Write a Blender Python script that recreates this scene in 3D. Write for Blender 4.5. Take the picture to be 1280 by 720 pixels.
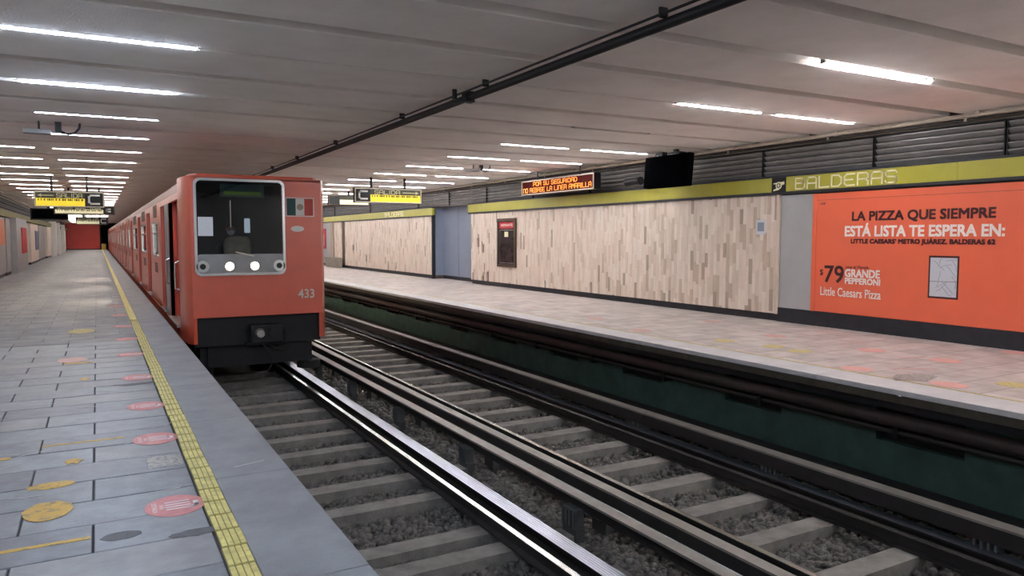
import bpy, bmesh, math, random
import numpy as np
from mathutils import Vector, Matrix
random.seed(7); rng = np.random.default_rng(7)
R = math.radians
S = bpy.context.scene
COL = S.collection
for o in list(bpy.data.objects): bpy.data.objects.remove(o)

# ------------------------------------------------------------------ camera, world, exposure
FPX, EYE, VPX, VPY = 930.0, 1.6, 121.0, 296.5
PITCH = math.atan((360 - VPY) / FPX)
YAW = math.atan((640 - VPX) * math.cos(PITCH) / FPX)
cd = bpy.data.cameras.new('camera'); cam = bpy.data.objects.new('camera', cd); COL.objects.link(cam)
cd.sensor_width = 36; cd.lens = FPX / 1280 * 36; cd.clip_start = .05; cd.clip_end = 400
cam.location = (0, 0, EYE); cam.rotation_euler = (math.pi / 2 - PITCH, 0, -YAW)
S.camera = cam
W = bpy.data.worlds.new('world'); S.world = W; W.use_nodes = True
W.node_tree.nodes['Background'].inputs[0].default_value = (.03, .03, .032, 1)
W.node_tree.nodes['Background'].inputs[1].default_value = 1.0
S.view_settings.view_transform = 'Standard'; S.view_settings.look = 'None'
S.view_settings.gamma = 1; S.view_settings.use_curve_mapping = False
S.view_settings.exposure = 2.12
TUBE_POWER = 42.0

FW = Vector((math.sin(YAW) * math.cos(PITCH), math.cos(YAW) * math.cos(PITCH), -math.sin(PITCH)))
RT = Vector((math.cos(YAW), -math.sin(YAW), 0)); UP = RT.cross(FW)
def ray(x, y): return FW + RT * ((x - 640) / FPX) + UP * ((360 - y) / FPX)
def onz(x, y, z=0.): d = ray(x, y); return Vector((0, 0, EYE)) + d * ((z - EYE) / d.z)
def onx(x, y, X): d = ray(x, y); return Vector((0, 0, EYE)) + d * (X / d.x)
def ony(x, y, Y): d = ray(x, y); return Vector((0, 0, EYE)) + d * (Y / d.y)

# ------------------------------------------------------------------ materials
MATS = {}
def srgb(r, g, b):
    f = lambda c: (c / 255 / 12.92) if c / 255 <= .04045 else ((c / 255 + .055) / 1.055) ** 2.4
    return (f(r), f(g), f(b), 1)
def mat(name, col, rough=.6, metal=0., var=.0, scale=4., bump=0., bscale=60., emit=None, estr=0., coat=0., stretch=None, col2=None, spec=.5, thresh=(.35, .65)):
    m = bpy.data.materials.new(name); m.use_nodes = True
    N = m.node_tree.nodes; L = m.node_tree.links; b = N['Principled BSDF']
    c = srgb(*col)
    b.inputs['Base Color'].default_value = c; b.inputs['Roughness'].default_value = rough
    b.inputs['Metallic'].default_value = metal; b.inputs['Coat Weight'].default_value = coat
    b.inputs['Coat Roughness'].default_value = .32
    b.inputs['Specular IOR Level'].default_value = spec
    if var or bump or col2:
        g = N.new('ShaderNodeNewGeometry'); mp = N.new('ShaderNodeMapping'); L.new(g.outputs['Position'], mp.inputs[0])
        if stretch: mp.inputs['Scale'].default_value = stretch
    if var or col2:
        n = N.new('ShaderNodeTexNoise'); n.inputs['Scale'].default_value = scale; n.inputs['Detail'].default_value = 6
        n.inputs['Roughness'].default_value = .65
        L.new(mp.outputs[0], n.inputs['Vector'])
        r = N.new('ShaderNodeValToRGB'); L.new(n.outputs['Fac'], r.inputs[0])
        r.color_ramp.elements[0].position = thresh[0]; r.color_ramp.elements[1].position = thresh[1]
        if col2: c0, c1 = srgb(*col2), c
        else: c0 = tuple(x * (1 - var) for x in c[:3]) + (1,); c1 = tuple(min(1, x * (1 + var)) for x in c[:3]) + (1,)
        r.color_ramp.elements[0].color = c0; r.color_ramp.elements[1].color = c1
        L.new(r.outputs[0], b.inputs['Base Color'])
    if bump:
        n2 = N.new('ShaderNodeTexNoise'); n2.inputs['Scale'].default_value = bscale; n2.inputs['Detail'].default_value = 5
        L.new(mp.outputs[0], n2.inputs['Vector'])
        bp = N.new('ShaderNodeBump'); bp.inputs['Strength'].default_value = bump; bp.inputs['Distance'].default_value = .02
        L.new(n2.outputs['Fac'], bp.inputs['Height']); L.new(bp.outputs[0], b.inputs['Normal'])
    if emit:
        b.inputs['Emission Color'].default_value = srgb(*emit); b.inputs['Emission Strength'].default_value = estr
    MATS[name] = m; return m
def glass(name, tint, ior=1.5, rough=.02):
    m = bpy.data.materials.new(name); m.use_nodes = True
    N = m.node_tree.nodes; L = m.node_tree.links; N.remove(N['Principled BSDF'])
    t = N.new('ShaderNodeBsdfTransparent'); t.inputs[0].default_value = srgb(*tint)
    g = N.new('ShaderNodeBsdfGlossy'); g.inputs['Roughness'].default_value = rough
    f = N.new('ShaderNodeFresnel'); f.inputs[0].default_value = ior
    x = N.new('ShaderNodeMixShader'); L.new(f.outputs[0], x.inputs[0]); L.new(t.outputs[0], x.inputs[1]); L.new(g.outputs[0], x.inputs[2])
    L.new(x.outputs[0], N['Material Output'].inputs[0]); MATS[name] = m; return m

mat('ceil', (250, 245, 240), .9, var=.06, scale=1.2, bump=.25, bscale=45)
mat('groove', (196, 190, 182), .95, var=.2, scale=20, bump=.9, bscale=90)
mat('slab_a', (138, 142, 149), .42, var=.16, scale=5, bump=.12, bscale=50)
mat('slab_b', (126, 130, 137), .40, var=.18, scale=6, bump=.12, bscale=50)
mat('slab_c', (146, 147, 150), .46, var=.14, scale=4, bump=.12, bscale=50)
mat('slab_d', (114, 118, 126), .38, var=.2, scale=7, bump=.12, bscale=50)
mat('slab_white', (168, 164, 158), .4, col2=(120, 120, 118), scale=28, thresh=(.45, .52))
mat('edge', (140, 144, 150), .5, var=.16, scale=2.2, bump=.2, bscale=60)
mat('edge_r', (206, 206, 208), .5, var=.1, scale=2.5, bump=.2, bscale=60)
mat('joint', (62, 62, 66), .8)
mat('yellow_tile', (218, 206, 128), .55, var=.2, scale=14, bump=.1)
mat('yellow_base', (150, 142, 88), .7, var=.25, scale=20)
mat('yellow_paint', (212, 172, 84), .6, col2=(150, 134, 96), scale=16, thresh=(.36, .5))
mat('yellow_pale', (205, 190, 120), .6, col2=(165, 160, 130), scale=20, thresh=(.36, .5))
mat('sticker_red', (206, 128, 126), .45, var=.16, scale=10)
mat('sticker_pink', (222, 168, 160), .5, var=.06, scale=8)
mat('sticker_pale', (214, 160, 152), .5, col2=(180, 160, 150), scale=14, thresh=(.38, .55))
mat('sticker_white', (225, 215, 218), .5)
mat('scuff_dark', (92, 92, 96), .6, var=.2, scale=18)
mat('scuff_white', (190, 188, 188), .5)
mat('orange', (207, 86, 58), .42, var=.06, scale=2.5, coat=.8, spec=.6)
mat('roof_paint', (160, 112, 100), .5, var=.08, scale=3)
mat('orange_door', (196, 66, 36), .35, var=.06, scale=3, coat=.3)
mat('door_leaf', (66, 32, 28), .65, var=.1, scale=5)  # orange leaves darkened: shade of the door recess put into the colour
mat('steel', (178, 178, 176), .35, metal=.85, var=.1, scale=8)
mat('chrome', (205, 205, 205), .22, metal=.9)
mat('grey_panel_m', (140, 140, 142), .45, metal=.4, var=.1, scale=6)
mat('black', (14, 14, 17), .6)
mat('black_gloss', (10, 11, 14), .12)
mat('rubber', (26, 26, 28), .75)
mat('under', (20, 20, 23), .7, var=.3, scale=8)
mat('cab_int', (14, 16, 20), .8, spec=.2)
mat('car_int', (205, 198, 186), .6)
mat('car_floor', (96, 92, 86), .7)
mat('white', (225, 225, 222), .6)
mat('lit_pane', (225, 230, 232), .5, emit=(225, 235, 240), estr=.16)
mat('paper', (222, 226, 230), .8, var=.04, scale=30)
mat('paper_ink', (150, 160, 175), .8)
mat('flag_green', (22, 66, 60), .5)
mat('flag_red', (176, 62, 46), .5)
mat('flag_white', (206, 200, 192), .5)
mat('flag_em', (150, 136, 110), .5)
mat('lamp_lit', (255, 240, 215), .3, emit=(255, 226, 180), estr=14)
mat('lamp_dark', (30, 30, 32), .15)
mat('dest', (60, 84, 70), .4)
mat('dest_txt', (120, 150, 40), .4, emit=(150, 180, 60), estr=.02)
mat('skin', (150, 105, 84), .6)
mat('hair', (22, 18, 17), .6)
mat('uniform', (34, 38, 48), .8)
mat('tan_cloth', (196, 172, 134), .9, var=.15, scale=10)
mat('marble1', (232, 216, 202), .42, var=.07, scale=9, stretch=(1, 1, .2))
mat('marble2', (222, 206, 190), .42, var=.08, scale=9, stretch=(1, 1, .2))
mat('marble3', (238, 226, 212), .42, var=.06, scale=9, stretch=(1, 1, .2))
mat('marble4', (204, 186, 166), .45, var=.08, scale=9, stretch=(1, 1, .2))
mat('marble5', (180, 162, 144), .5, var=.1, scale=9, stretch=(1, 1, .2))
mat('marble_back', (104, 92, 80), .85, var=.2, scale=8)
mat('grey_panel', (176, 178, 180), .45, var=.05, scale=2)
mat('blue_panel', (140, 152, 172), .45, var=.05, scale=1.5)
mat('plinth', (36, 38, 46), .5, var=.3, scale=6)
mat('dark_metal', (40, 40, 44), .42, metal=.5, var=.2, scale=5)
mat('slat', (128, 126, 126), .4, metal=.35, var=.12, scale=4)
mat('green_band', (176, 172, 60), .35, var=.06, scale=2.5)
mat('band_letter', (252, 246, 205), .45)
mat('conduit', (196, 184, 170), .5, metal=.2, var=.15, scale=6)
mat('conduit_dark', (46, 40, 38), .6, var=.2, scale=6)
mat('fascia', (226, 214, 194), .7, var=.1, scale=3)
mat('ad_red', (238, 112, 80), .38, var=.03, scale=1.5)
mat('ad_dark', (70, 22, 28), .5)
mat('ad_white', (250, 238, 232), .5)
mat('map_paper', (206, 210, 220), .5)
mat('map_line', (120, 122, 134), .5)
mat('screen', (6, 6, 8), .9, spec=0.)
mat('tv_black', (8, 8, 10), .9, spec=0.)
mat('led_bg', (48, 14, 14), .8, emit=(120, 22, 14), estr=.05, spec=.1)
mat('led_txt', (240, 150, 60), .4, emit=(255, 150, 50), estr=.28)
mat('sign_dark', (58, 58, 40), .4)
mat('sign_yellow', (222, 200, 50), .4, emit=(240, 210, 40), estr=.14)
mat('sign_pale', (226, 220, 180), .4, emit=(240, 235, 190), estr=.07)
mat('sign_txt', (206, 200, 160), .5)
mat('sign_ink', (50, 46, 20), .6)
mat('red_wall', (188, 62, 56), .5, var=.06, scale=1)
mat('red_poster', (190, 40, 50), .45, var=.1, scale=4)
mat('orange_poster', (226, 140, 104), .5)
mat('poster_dark', (58, 52, 54), .2, var=.25, scale=5)
mat('poster_blue', (96, 110, 150), .4)
mat('bronze', (92, 78, 66), .4, metal=.6)
mat('rust', (120, 74, 52), .8, var=.3, scale=10)
mat('green_wall', (54, 80, 72), .7, var=.25, scale=3)
mat('pit_dark', (48, 46, 46), .8, var=.3, scale=4)
mat('pit_floor', (84, 80, 78), .95, var=.4, scale=14, bump=.6, bscale=24)
mat('nose', (74, 68, 58), .85, var=.25, scale=4)
mat('brown_bar', (52, 40, 38), .55, var=.25, scale=5)
mat('stone', (106, 102, 98), .9, var=.35, scale=9)
mat('sleeper', (134, 130, 125), .85, var=.22, scale=5, bump=.3, bscale=40)
mat('rail_top', (196, 194, 190), .24, metal=.95, var=.1, scale=4)
mat('rail_side', (44, 41, 40), .7, metal=.3, var=.2, scale=8)
mat('pad_top', (176, 182, 196), .3, metal=.95, var=.18, scale=1.5, stretch=(6, .6, 1))
mat('bar_top', (150, 146, 140), .5, metal=.55, var=.15, scale=4)
mat('insul', (84, 86, 86), .5)
mat('planter', (158, 152, 140), .8, var=.1, scale=5)
mat('cam_white', (150, 148, 146), .5)
mat('tube_w', (255, 255, 255), .5, emit=(250, 249, 252), estr=TUBE_POWER * .65)
mat('tube_l', (255, 255, 255), .5, emit=(253, 249, 247), estr=TUBE_POWER * .32)
mat('tube_c', (255, 255, 255), .5, emit=(216, 232, 255), estr=TUBE_POWER * .6)
mat('tube_off', (200, 195, 185), .5)
mat('housing', (150, 145, 138), .6)
mat('car_tube', (255, 255, 255), .5, emit=(255, 244, 225), estr=32)
glass('wind_glass', (210, 216, 222), 1.4); glass('win_glass', (235, 238, 235), 1.2)

def floor_mat(name, base, tones, sx=.71, sy=.435, ox=-.07, oy=4.25):
    # far pavers: same bond, drawn by a brick texture where pieces are only a few pixels
    m = bpy.data.materials.new(name); m.use_nodes = True
    N = m.node_tree.nodes; L = m.node_tree.links; b = N['Principled BSDF']; b.inputs['Roughness'].default_value = .55
    g = N.new('ShaderNodeNewGeometry'); mp = N.new('ShaderNodeMapping'); L.new(g.outputs['Position'], mp.inputs[0])
    mp.inputs['Location'].default_value = (-ox + 20 * sx, -oy + 20 * sy, 0)
    br = N.new('ShaderNodeTexBrick'); L.new(mp.outputs[0], br.inputs['Vector'])
    br.inputs['Color1'].default_value = srgb(*tones[0]); br.inputs['Color2'].default_value = srgb(*tones[1])
    br.inputs['Mortar'].default_value = srgb(*tones[2]); br.inputs['Scale'].default_value = 1
    br.inputs['Mortar Size'].default_value = .008; br.inputs['Brick Width'].default_value = sx; br.inputs['Row Height'].default_value = sy
    n = N.new('ShaderNodeTexNoise'); n.inputs['Scale'].default_value = 3.2; n.inputs['Detail'].default_value = 8; L.new(g.outputs['Position'], n.inputs['Vector'])
    mx = N.new('ShaderNodeMix'); mx.data_type = 'RGBA'; mx.blend_type = 'OVERLAY'; mx.inputs[0].default_value = .55
    L.new(br.outputs['Color'], mx.inputs[6]); L.new(n.outputs['Fac'], mx.inputs[7]); L.new(mx.outputs[2], b.inputs['Base Color'])
    MATS[name] = m
floor_mat('pav_left', 0, ((140, 139, 140), (120, 121, 126), (86, 86, 90)))
floor_mat('pav_right', 0, ((206, 196, 192), (184, 176, 174), (140, 132, 130)), ox=.2)

# ------------------------------------------------------------------ mesh helpers
class MB:
    def __init__(s): s.v = []; s.f = []; s.m = []
    def add(s, vs, fs, mi=0):
        k = len(s.v); s.v += [tuple(v) for v in vs]; s.f += [tuple(i + k for i in f) for f in fs]; s.m += [mi] * len(fs); return s
    def box(s, x0, x1, y0, y1, z0, z1, mi=0):
        x0, x1 = min(x0, x1), max(x0, x1); y0, y1 = min(y0, y1), max(y0, y1); z0, z1 = min(z0, z1), max(z0, z1)
        return s.add([(x0, y0, z0), (x1, y0, z0), (x1, y1, z0), (x0, y1, z0), (x0, y0, z1), (x1, y0, z1), (x1, y1, z1), (x0, y1, z1)],
                     [(0, 3, 2, 1), (4, 5, 6, 7), (0, 1, 5, 4), (1, 2, 6, 5), (2, 3, 7, 6), (3, 0, 4, 7)], mi)
    def prism(s, pts, axis, a, b, mi=0):
        """pts 2D outline (ccw), extruded along axis from a to b"""
        n = len(pts)
        def P(p, t): return {'x': (t, p[0], p[1]), 'y': (p[0], t, p[1]), 'z': (p[0], p[1], t)}[axis]
        vs = [P(p, a) for p in pts] + [P(p, b) for p in pts]
        fs = [tuple(range(n)), tuple(range(2 * n - 1, n - 1, -1))] + [(i, i + n, (i + 1) % n + n, (i + 1) % n) for i in range(n)]
        return s.add(vs, fs, mi)
    def cyl(s, p0, p1, r, n=10, r1=None, mi=0):
        p0 = Vector(p0); p1 = Vector(p1); d = (p1 - p0).normalized(); r1 = r if r1 is None else r1
        u = d.orthogonal().normalized(); w = d.cross(u)
        vs = [p0 + (u * math.cos(2 * math.pi * i / n) + w * math.sin(2 * math.pi * i / n)) * r for i in range(n)]
        vs += [p1 + (u * math.cos(2 * math.pi * i / n) + w * math.sin(2 * math.pi * i / n)) * r1 for i in range(n)]
        fs = [tuple(range(n - 1, -1, -1)), tuple(range(n, 2 * n))] + [(i, (i + 1) % n, (i + 1) % n + n, i + n) for i in range(n)]
        return s.add(vs, fs, mi)
    def tube(s, path, r, n=8, mi=0):
        for a, b in zip(path[:-1], path[1:]): s.cyl(a, b, r, n, mi=mi)
        return s
    def ell(s, c, rx, ry, z0, z1, n=28, mi=0, wob=0.):
        pts = [(c[0] + rx * (1 + wob * random.uniform(-1, 1)) * math.cos(2 * math.pi * i / n), c[1] + ry * (1 + wob * random.uniform(-1, 1)) * math.sin(2 * math.pi * i / n)) for i in range(n)]
        return s.prism(pts, 'z', z0, z1, mi)
    def build(s, name, mats, parent=None, smooth=None, bevel=0.):
        me = bpy.data.meshes.new(name)
        o = Vector((0, 0, 0)); p = parent
        while p is not None: o += p.location; p = p.parent
        me.from_pydata([(v[0] - o.x, v[1] - o.y, v[2] - o.z) for v in s.v], [], s.f)
        for m in (mats if isinstance(mats, (list, tuple)) else [mats]): me.materials.append(MATS[m])
        me.polygons.foreach_set('material_index', s.m)
        bm = bmesh.new(); bm.from_mesh(me); bmesh.ops.recalc_face_normals(bm, faces=bm.faces); bm.to_mesh(me); bm.free()
        if smooth:
            me.polygons.foreach_set('use_smooth', [True] * len(me.polygons)); me.set_sharp_from_angle(angle=R(smooth))
        ob = bpy.data.objects.new(name, me); COL.objects.link(ob)
        if parent is not None: ob.parent = parent
        if bevel:
            b = ob.modifiers.new('bevel', 'BEVEL'); b.width = bevel; b.segments = 2; b.limit_method = 'ANGLE'; b.angle_limit = R(40)
        return ob
def tag(o, label=None, cat=None, group=None, kind=None):
    if label: o['label'] = label
    if cat: o['category'] = cat
    if group: o['group'] = group
    if kind: o['kind'] = kind
    return o
def empty(name, loc, label=None, cat=None, group=None, kind=None):
    o = bpy.data.objects.new(name, None); COL.objects.link(o); o.location = loc; o.empty_display_size = .2
    return tag(o, label, cat, group, kind)
def copy_tree(o, parent=None):
    c = o.copy(); COL.objects.link(c); c.parent = parent
    for ch in list(o.children): copy_tree(ch, c)
    return c
ORD = ['first', 'second', 'third', 'fourth', 'fifth', 'sixth', 'seventh', 'eighth', 'ninth', 'tenth', 'eleventh', 'twelfth', 'thirteenth', 'fourteenth', 'fifteenth', 'sixteenth', 'seventeenth', 'eighteenth', 'nineteenth', 'twentieth']
ORD += [t + '-' + o for t in ('twenty', 'thirty', 'forty', 'fifty') for o in ORD[:9]]

class Frame:   # flat surface: origin, right, up; normal towards the viewer
    def __init__(s, o, u, v): s.o = Vector(o); s.u = Vector(u); s.v = Vector(v); s.n = s.u.cross(s.v)
    def p(s, u, v, d=0): return s.o + s.u * u + s.v * v + s.n * d
    def poly(s, mb, pts, d0, d1, mi=0):
        n = len(pts); vs = [s.p(a, b, d0) for a, b in pts] + [s.p(a, b, d1) for a, b in pts]
        return mb.add(vs, [tuple(range(n)), tuple(range(2 * n - 1, n - 1, -1))] + [(i, i + n, (i + 1) % n + n, (i + 1) % n) for i in range(n)], mi)
    def rect(s, mb, u0, u1, v0, v1, d0, d1, mi=0): return s.poly(mb, [(u0, v0), (u1, v0), (u1, v1), (u0, v1)], d0, d1, mi)
    def ring(s, mb, u0, u1, v0, v1, t, d0, d1, mi=0):
        s.rect(mb, u0, u1, v0, v0 + t, d0, d1, mi); s.rect(mb, u0, u1, v1 - t, v1, d0, d1, mi)
        s.rect(mb, u0, u0 + t, v0 + t, v1 - t, d0, d1, mi); s.rect(mb, u1 - t, u1, v0 + t, v1 - t, d0, d1, mi)
    def disc(s, mb, u, v, r, d0, d1, mi=0, n=20, ru=None):
        ru = ru or r
        return s.poly(mb, [(u + ru * math.cos(2 * math.pi * i / n), v + r * math.sin(2 * math.pi * i / n)) for i in range(n)], d0, d1, mi)
    def line(s, mb, pts, t, d0, d1, mi=0, closed=False):
        if closed: pts = list(pts) + [pts[0]]
        for (a, b), (c, e) in zip(pts[:-1], pts[1:]):
            l = math.hypot(c - a, e - b) or 1; nx, ny = -(e - b) / l * t / 2, (c - a) / l * t / 2; ex, ey = (c - a) / l * t / 2, (e - b) / l * t / 2
            s.poly(mb, [(a - ex + nx, b - ey + ny), (a - ex - nx, b - ey - ny), (c + ex - nx, e + ey - ny), (c + ex + nx, e + ey + ny)], d0, d1, mi)
def wallR(X): return Frame((X, 0, 0), (0, -1, 0), (0, 0, 1))     # u = -Y
def facing(Y): return Frame((0, Y, 0), (1, 0, 0), (0, 0, 1))      # u = X
FLOORT = Frame((0, 0, 0), (0, -1, 0), (1, 0, 0))                  # reads for someone looking at the track
# rounded stroke alphabet of the station lettering, unit box
GL = {'A': [[(0, 0), (0, .7), (.15, 1), (.85, 1), (1, .85), (1, 0)], [(0, .45), (1, .45)]],
      'B': [[(0, 0), (0, 1), (.7, 1), (.9, .88), (.9, .65), (.75, .53), (0, .53)], [(.75, .53), (1, .42), (1, .12), (.8, 0), (0, 0)]],
      'C': [[(1, 1), (.2, 1), (0, .8), (0, .2), (.2, 0), (1, 0)]],
      'D': [[(0, 0), (0, 1), (.7, 1), (1, .75), (1, .25), (.7, 0), (0, 0)]],
      'E': [[(1, 1), (.25, 1), (0, .8), (0, .2), (.25, 0), (1, 0)], [(0, .5), (.8, .5)]],
      'G': [[(1, 1), (.2, 1), (0, .8), (0, .2), (.2, 0), (1, 0), (1, .5), (.6, .5)]],
      'I': [[(.5, 0), (.5, 1)]], 'L': [[(0, 1), (0, 0), (1, 0)]],
      'M': [[(0, 0), (0, 1), (.5, .5), (1, 1), (1, 0)]], 'N': [[(0, 0), (0, 1), (.8, 1), (1, .8), (1, 0)]],
      'O': [[(.2, 0), (.8, 0), (1, .2), (1, .8), (.8, 1), (.2, 1), (0, .8), (0, .2), (.2, 0)]],
      'P': [[(0, 0), (0, 1), (.8, 1), (1, .85), (1, .55), (.8, .42), (0, .42)]],
      'R': [[(0, 0), (0, 1), (.8, 1), (1, .85), (1, .6), (.8, .48), (0, .48)], [(.7, .48), (1, .3), (1, 0)]],
      'S': [[(1, .85), (.85, 1), (.15, 1), (0, .85), (0, .65), (.15, .53), (.85, .47), (1, .35), (1, .15), (.85, 0), (.15, 0), (0, .15)]],
      'U': [[(0, 1), (0, .2), (.2, 0), (.8, 0), (1, .2), (1, 1)]]}
def strokes(fr, mb, text, u0, u1, v0, v1, t, d0, d1, mi=0, gap=.32):
    wid = [0.6 if c == ' ' else (.3 if c == 'I' else 1.) for c in text]; tot = sum(wid) + gap * (len(text) - 1); k = (u1 - u0) / tot; u = u0
    for c, w in zip(text, wid):
        for st in GL.get(c, []):
            fr.line(mb, [(u + (x if c != 'I' else .15 / .3 * .3 * 1) * k * (w if c != 'I' else 1), v0 + y * (v1 - v0)) for x, y in st], t, d0, d1, mi)
        u += (w + gap) * k
_tc = {}
def text_geo(s, bold=0., shear=0.):
    key = (s, bold, shear)
    if key not in _tc:
        c = bpy.data.curves.new('tmp', 'FONT'); c.body = s; c.offset = bold; c.resolution_u = 3; c.shear = shear
        ob = bpy.data.objects.new('tmp', c); me = bpy.data.meshes.new_from_object(ob)
        v = np.array([(a.co.x, a.co.y) for a in me.vertices]); f = [tuple(p.vertices) for p in me.polygons]
        bpy.data.objects.remove(ob); bpy.data.curves.remove(c); bpy.data.meshes.remove(me)
        lo, hi = v.min(0), v.max(0); _tc[key] = ((v - lo) / (hi - lo), f)
    return _tc[key]
def letters(fr, mb, s, u0, u1, v0, v1, d, bold=0., mi=0, shear=0.):
    v, f = text_geo(s, bold, shear)
    mb.add([fr.p(u0 + a * (u1 - u0), v0 + b * (v1 - v0), d) for a, b in v], f, mi)

# ------------------------------------------------------------------ dimensions
XL0, XLE = -3.6, 1.115      # left platform
XRE, XRW = 7.30, 11.3       # right platform edge, wall face
Y0, Y1 = -7.0, 110.0
ZC, ZRAIL, ZSL, ZBED = 3.42, -1.13, -1.27, -1.42
G0, GP, GW = 5.24, 1.275, .24

# ------------------------------------------------------------------ structure: platforms and pit
fl = empty('floor', (-1.2, 50, 0), 'grey paved near platform with a yellow tactile strip along its edge', 'platform', kind='structure')
SLABY0, SLABR = 4.25 - .435 * 6, 26      # built slabs: rows from y=1.64
SLABY1 = SLABY0 + .435 * SLABR
MB().box(XL0, .505, Y0, SLABY0, -.25, 0).box(XL0, .505, SLABY1, Y1, -.25, 0).build('paving', 'pav_left', fl)
MB().box(XL0, XLE - .1, Y0, Y1, -.6, -.012).box(.95, 1.02, Y0, Y1, -1.5, -.12).build('bed', 'joint', fl)
meshcache = {}
def shared_box(key, dx, dy, dz, m, bev=.004):
    if key not in meshcache:
        mb = MB(); b = bev
        pts = [(-dx / 2 + 0, -dy / 2), (dx / 2, -dy / 2), (dx / 2, dy / 2), (-dx / 2, dy / 2)]
        vs = [(x, y, -dz) for x, y in pts] + [(x, y, -b) for x, y in pts] + [(x * (1 - 2 * b / dx), y * (1 - 2 * b / dy), 0) for x, y in pts]
        fs = [(0, 3, 2, 1), (8, 9, 10, 11)] + [(i, (i + 1) % 4, (i + 1) % 4 + 4, i + 4) for i in range(4)] + [(i + 4, (i + 1) % 4 + 4, (i + 1) % 4 + 8, i + 8) for i in range(4)]
        me = bpy.data.meshes.new('paver'); me.from_pydata(vs, [], fs); me.materials.append(MATS[m]); meshcache[key] = me
    return meshcache[key]
def place(name, me, loc, parent):
    o = bpy.data.objects.new(name, me); COL.objects.link(o); o.parent = parent
    p = parent; off = Vector((0, 0, 0))
    while p is not None: off += p.location; p = p.parent
    o.location = Vector(loc) - off; return o
for r in range(SLABR):
    yc = SLABY0 + (r + .5) * .435
    x1 = .50; edges = [.50]; x = -.07 - (.355 if r % 2 else 0)
    if r % 2 == 0 and False: pass
    while x > -3.3: edges.append(x); x -= .71
    edges.append(-3.58)
    for a, b in zip(edges[:-1], edges[1:]):
        w = round(a - b - .012, 3)
        if w < .05: continue
        m = random.choice(['slab_a', 'slab_a', 'slab_b', 'slab_b', 'slab_c', 'slab_d'])
        if yc > 3.2 or a > -.9:
            place('paver', shared_box((w, m), w, .427, .03, m), ((a + b) / 2, yc, random.uniform(-.002, .0015)), fl)
place('paver', shared_box(('wh', 1), .23, .3, .02, 'slab_white'), (.37, 5.78, .003), fl)
ye = Y0; k = 0
while ye < Y1:      # kerb slabs along the edge
    ln = 1.74 if ye < 24 else 8.7
    MB().box(.637, XLE, ye + .003, ye + ln - .003, -.12, random.uniform(-.001, .001)).build('kerb_slab', 'edge', fl, bevel=.004); ye += ln
# tactile strip
tt = MB().box(.507, .635, -.121, .121, -.01, .002, 1)
for i in range(4): tt.box(.510 + i * .0315, .510 + i * .0315 + .025, -.112, .112, .002, .008, 0)
t0 = tt.build('tactile_tile', ['yellow_tile', 'yellow_base'], None); tme = t0.data; bpy.data.objects.remove(t0)
y = 2.61
while y < 16:
    place('tactile_tile', tme, (random.uniform(-.004, .004), y, 0), fl); y += .2495
ts = MB()
while y < Y1 - 1:
    ts.box(.508, .632, y, y + .235, -.01, .006, 0); y += .25
tag(ts.build('tactile_strip', ['yellow_tile'], fl), kind='stuff')

fr_ = empty('floor', (9.4, 50, 0), 'far platform paved in pinkish grey with a pale kerb above the tracks', 'platform', kind='structure')
MB().box(7.83, 13.2, Y0, Y1, -.25, 0).build('paving', 'pav_right', fr_)
MB().box(7.80, 7.83, Y0, Y1, -.1, .003).build('edge_line', 'yellow_pale', fr_)
ye = Y0
while ye < Y1:
    ln = 3.2 if ye < 26 else 9.
    MB().box(XRE, 7.80, ye + .004, ye + ln - .004, -.06, 0).build('kerb_slab', 'edge_r', fr_, bevel=.006); ye += ln
MB().box(XRE + .02, 7.9, Y0, Y1, -.15, -.06).build('nosing', 'nose', fr_)
MB().box(7.42, 7.9, Y0, Y1, -.25, -.15).build('soffit_beam', 'dark_metal', fr_)

pw = empty('wall_pit', (7.8, 50, -1.4), 'dark green wall with black niches under the far platform edge', 'wall', kind='structure')
MB().box(7.82, 7.95, Y0, Y1, -1.5, -.2).build('backing', 'black', pw)
g = MB().box(7.72, 7.82, Y0, Y1, -1.5, -.70)
y = Y0 + .55
while y < Y1:   # wall between niches
    g.box(7.72, 7.82, y, y + 1.35, -.70, -.25); y += 2.35
g.build('panel', 'green_wall', pw)
MB().box(7.5, 7.72, Y0, Y1, -1.5, -1.12).build('ledge', 'pit_dark', pw)
pb = MB().cyl((7.42, Y0, -.36), (7.42, Y1, -.36), .075, 12)
tag(pb.build('cable_duct', 'brown_bar', None, smooth=50), 'brown rounded duct running under the far platform edge', 'duct')
pd = empty('service_pipe', (7.55, 50, -.55), 'thin dark pipe running beneath the brown duct under the far platform', 'pipe')
MB().cyl((7.55, Y0, -.52), (7.55, Y1, -.52), .035, 8).build('pipe', 'conduit_dark', pd, smooth=50)
b = MB()
for i in range(30): b = MB().box(7.50, 7.715, 3 + i * 1.9, 3.06 + i * 1.9, -.60, -.42); b.build('bracket', 'dark_metal', pd)
tb = tag(MB().box(.95, 7.9, Y0, Y1 + 40, -1.75, ZBED).build('floor', 'pit_floor'), 'dark track bed below the platforms', 'track bed', kind='structure')

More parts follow.
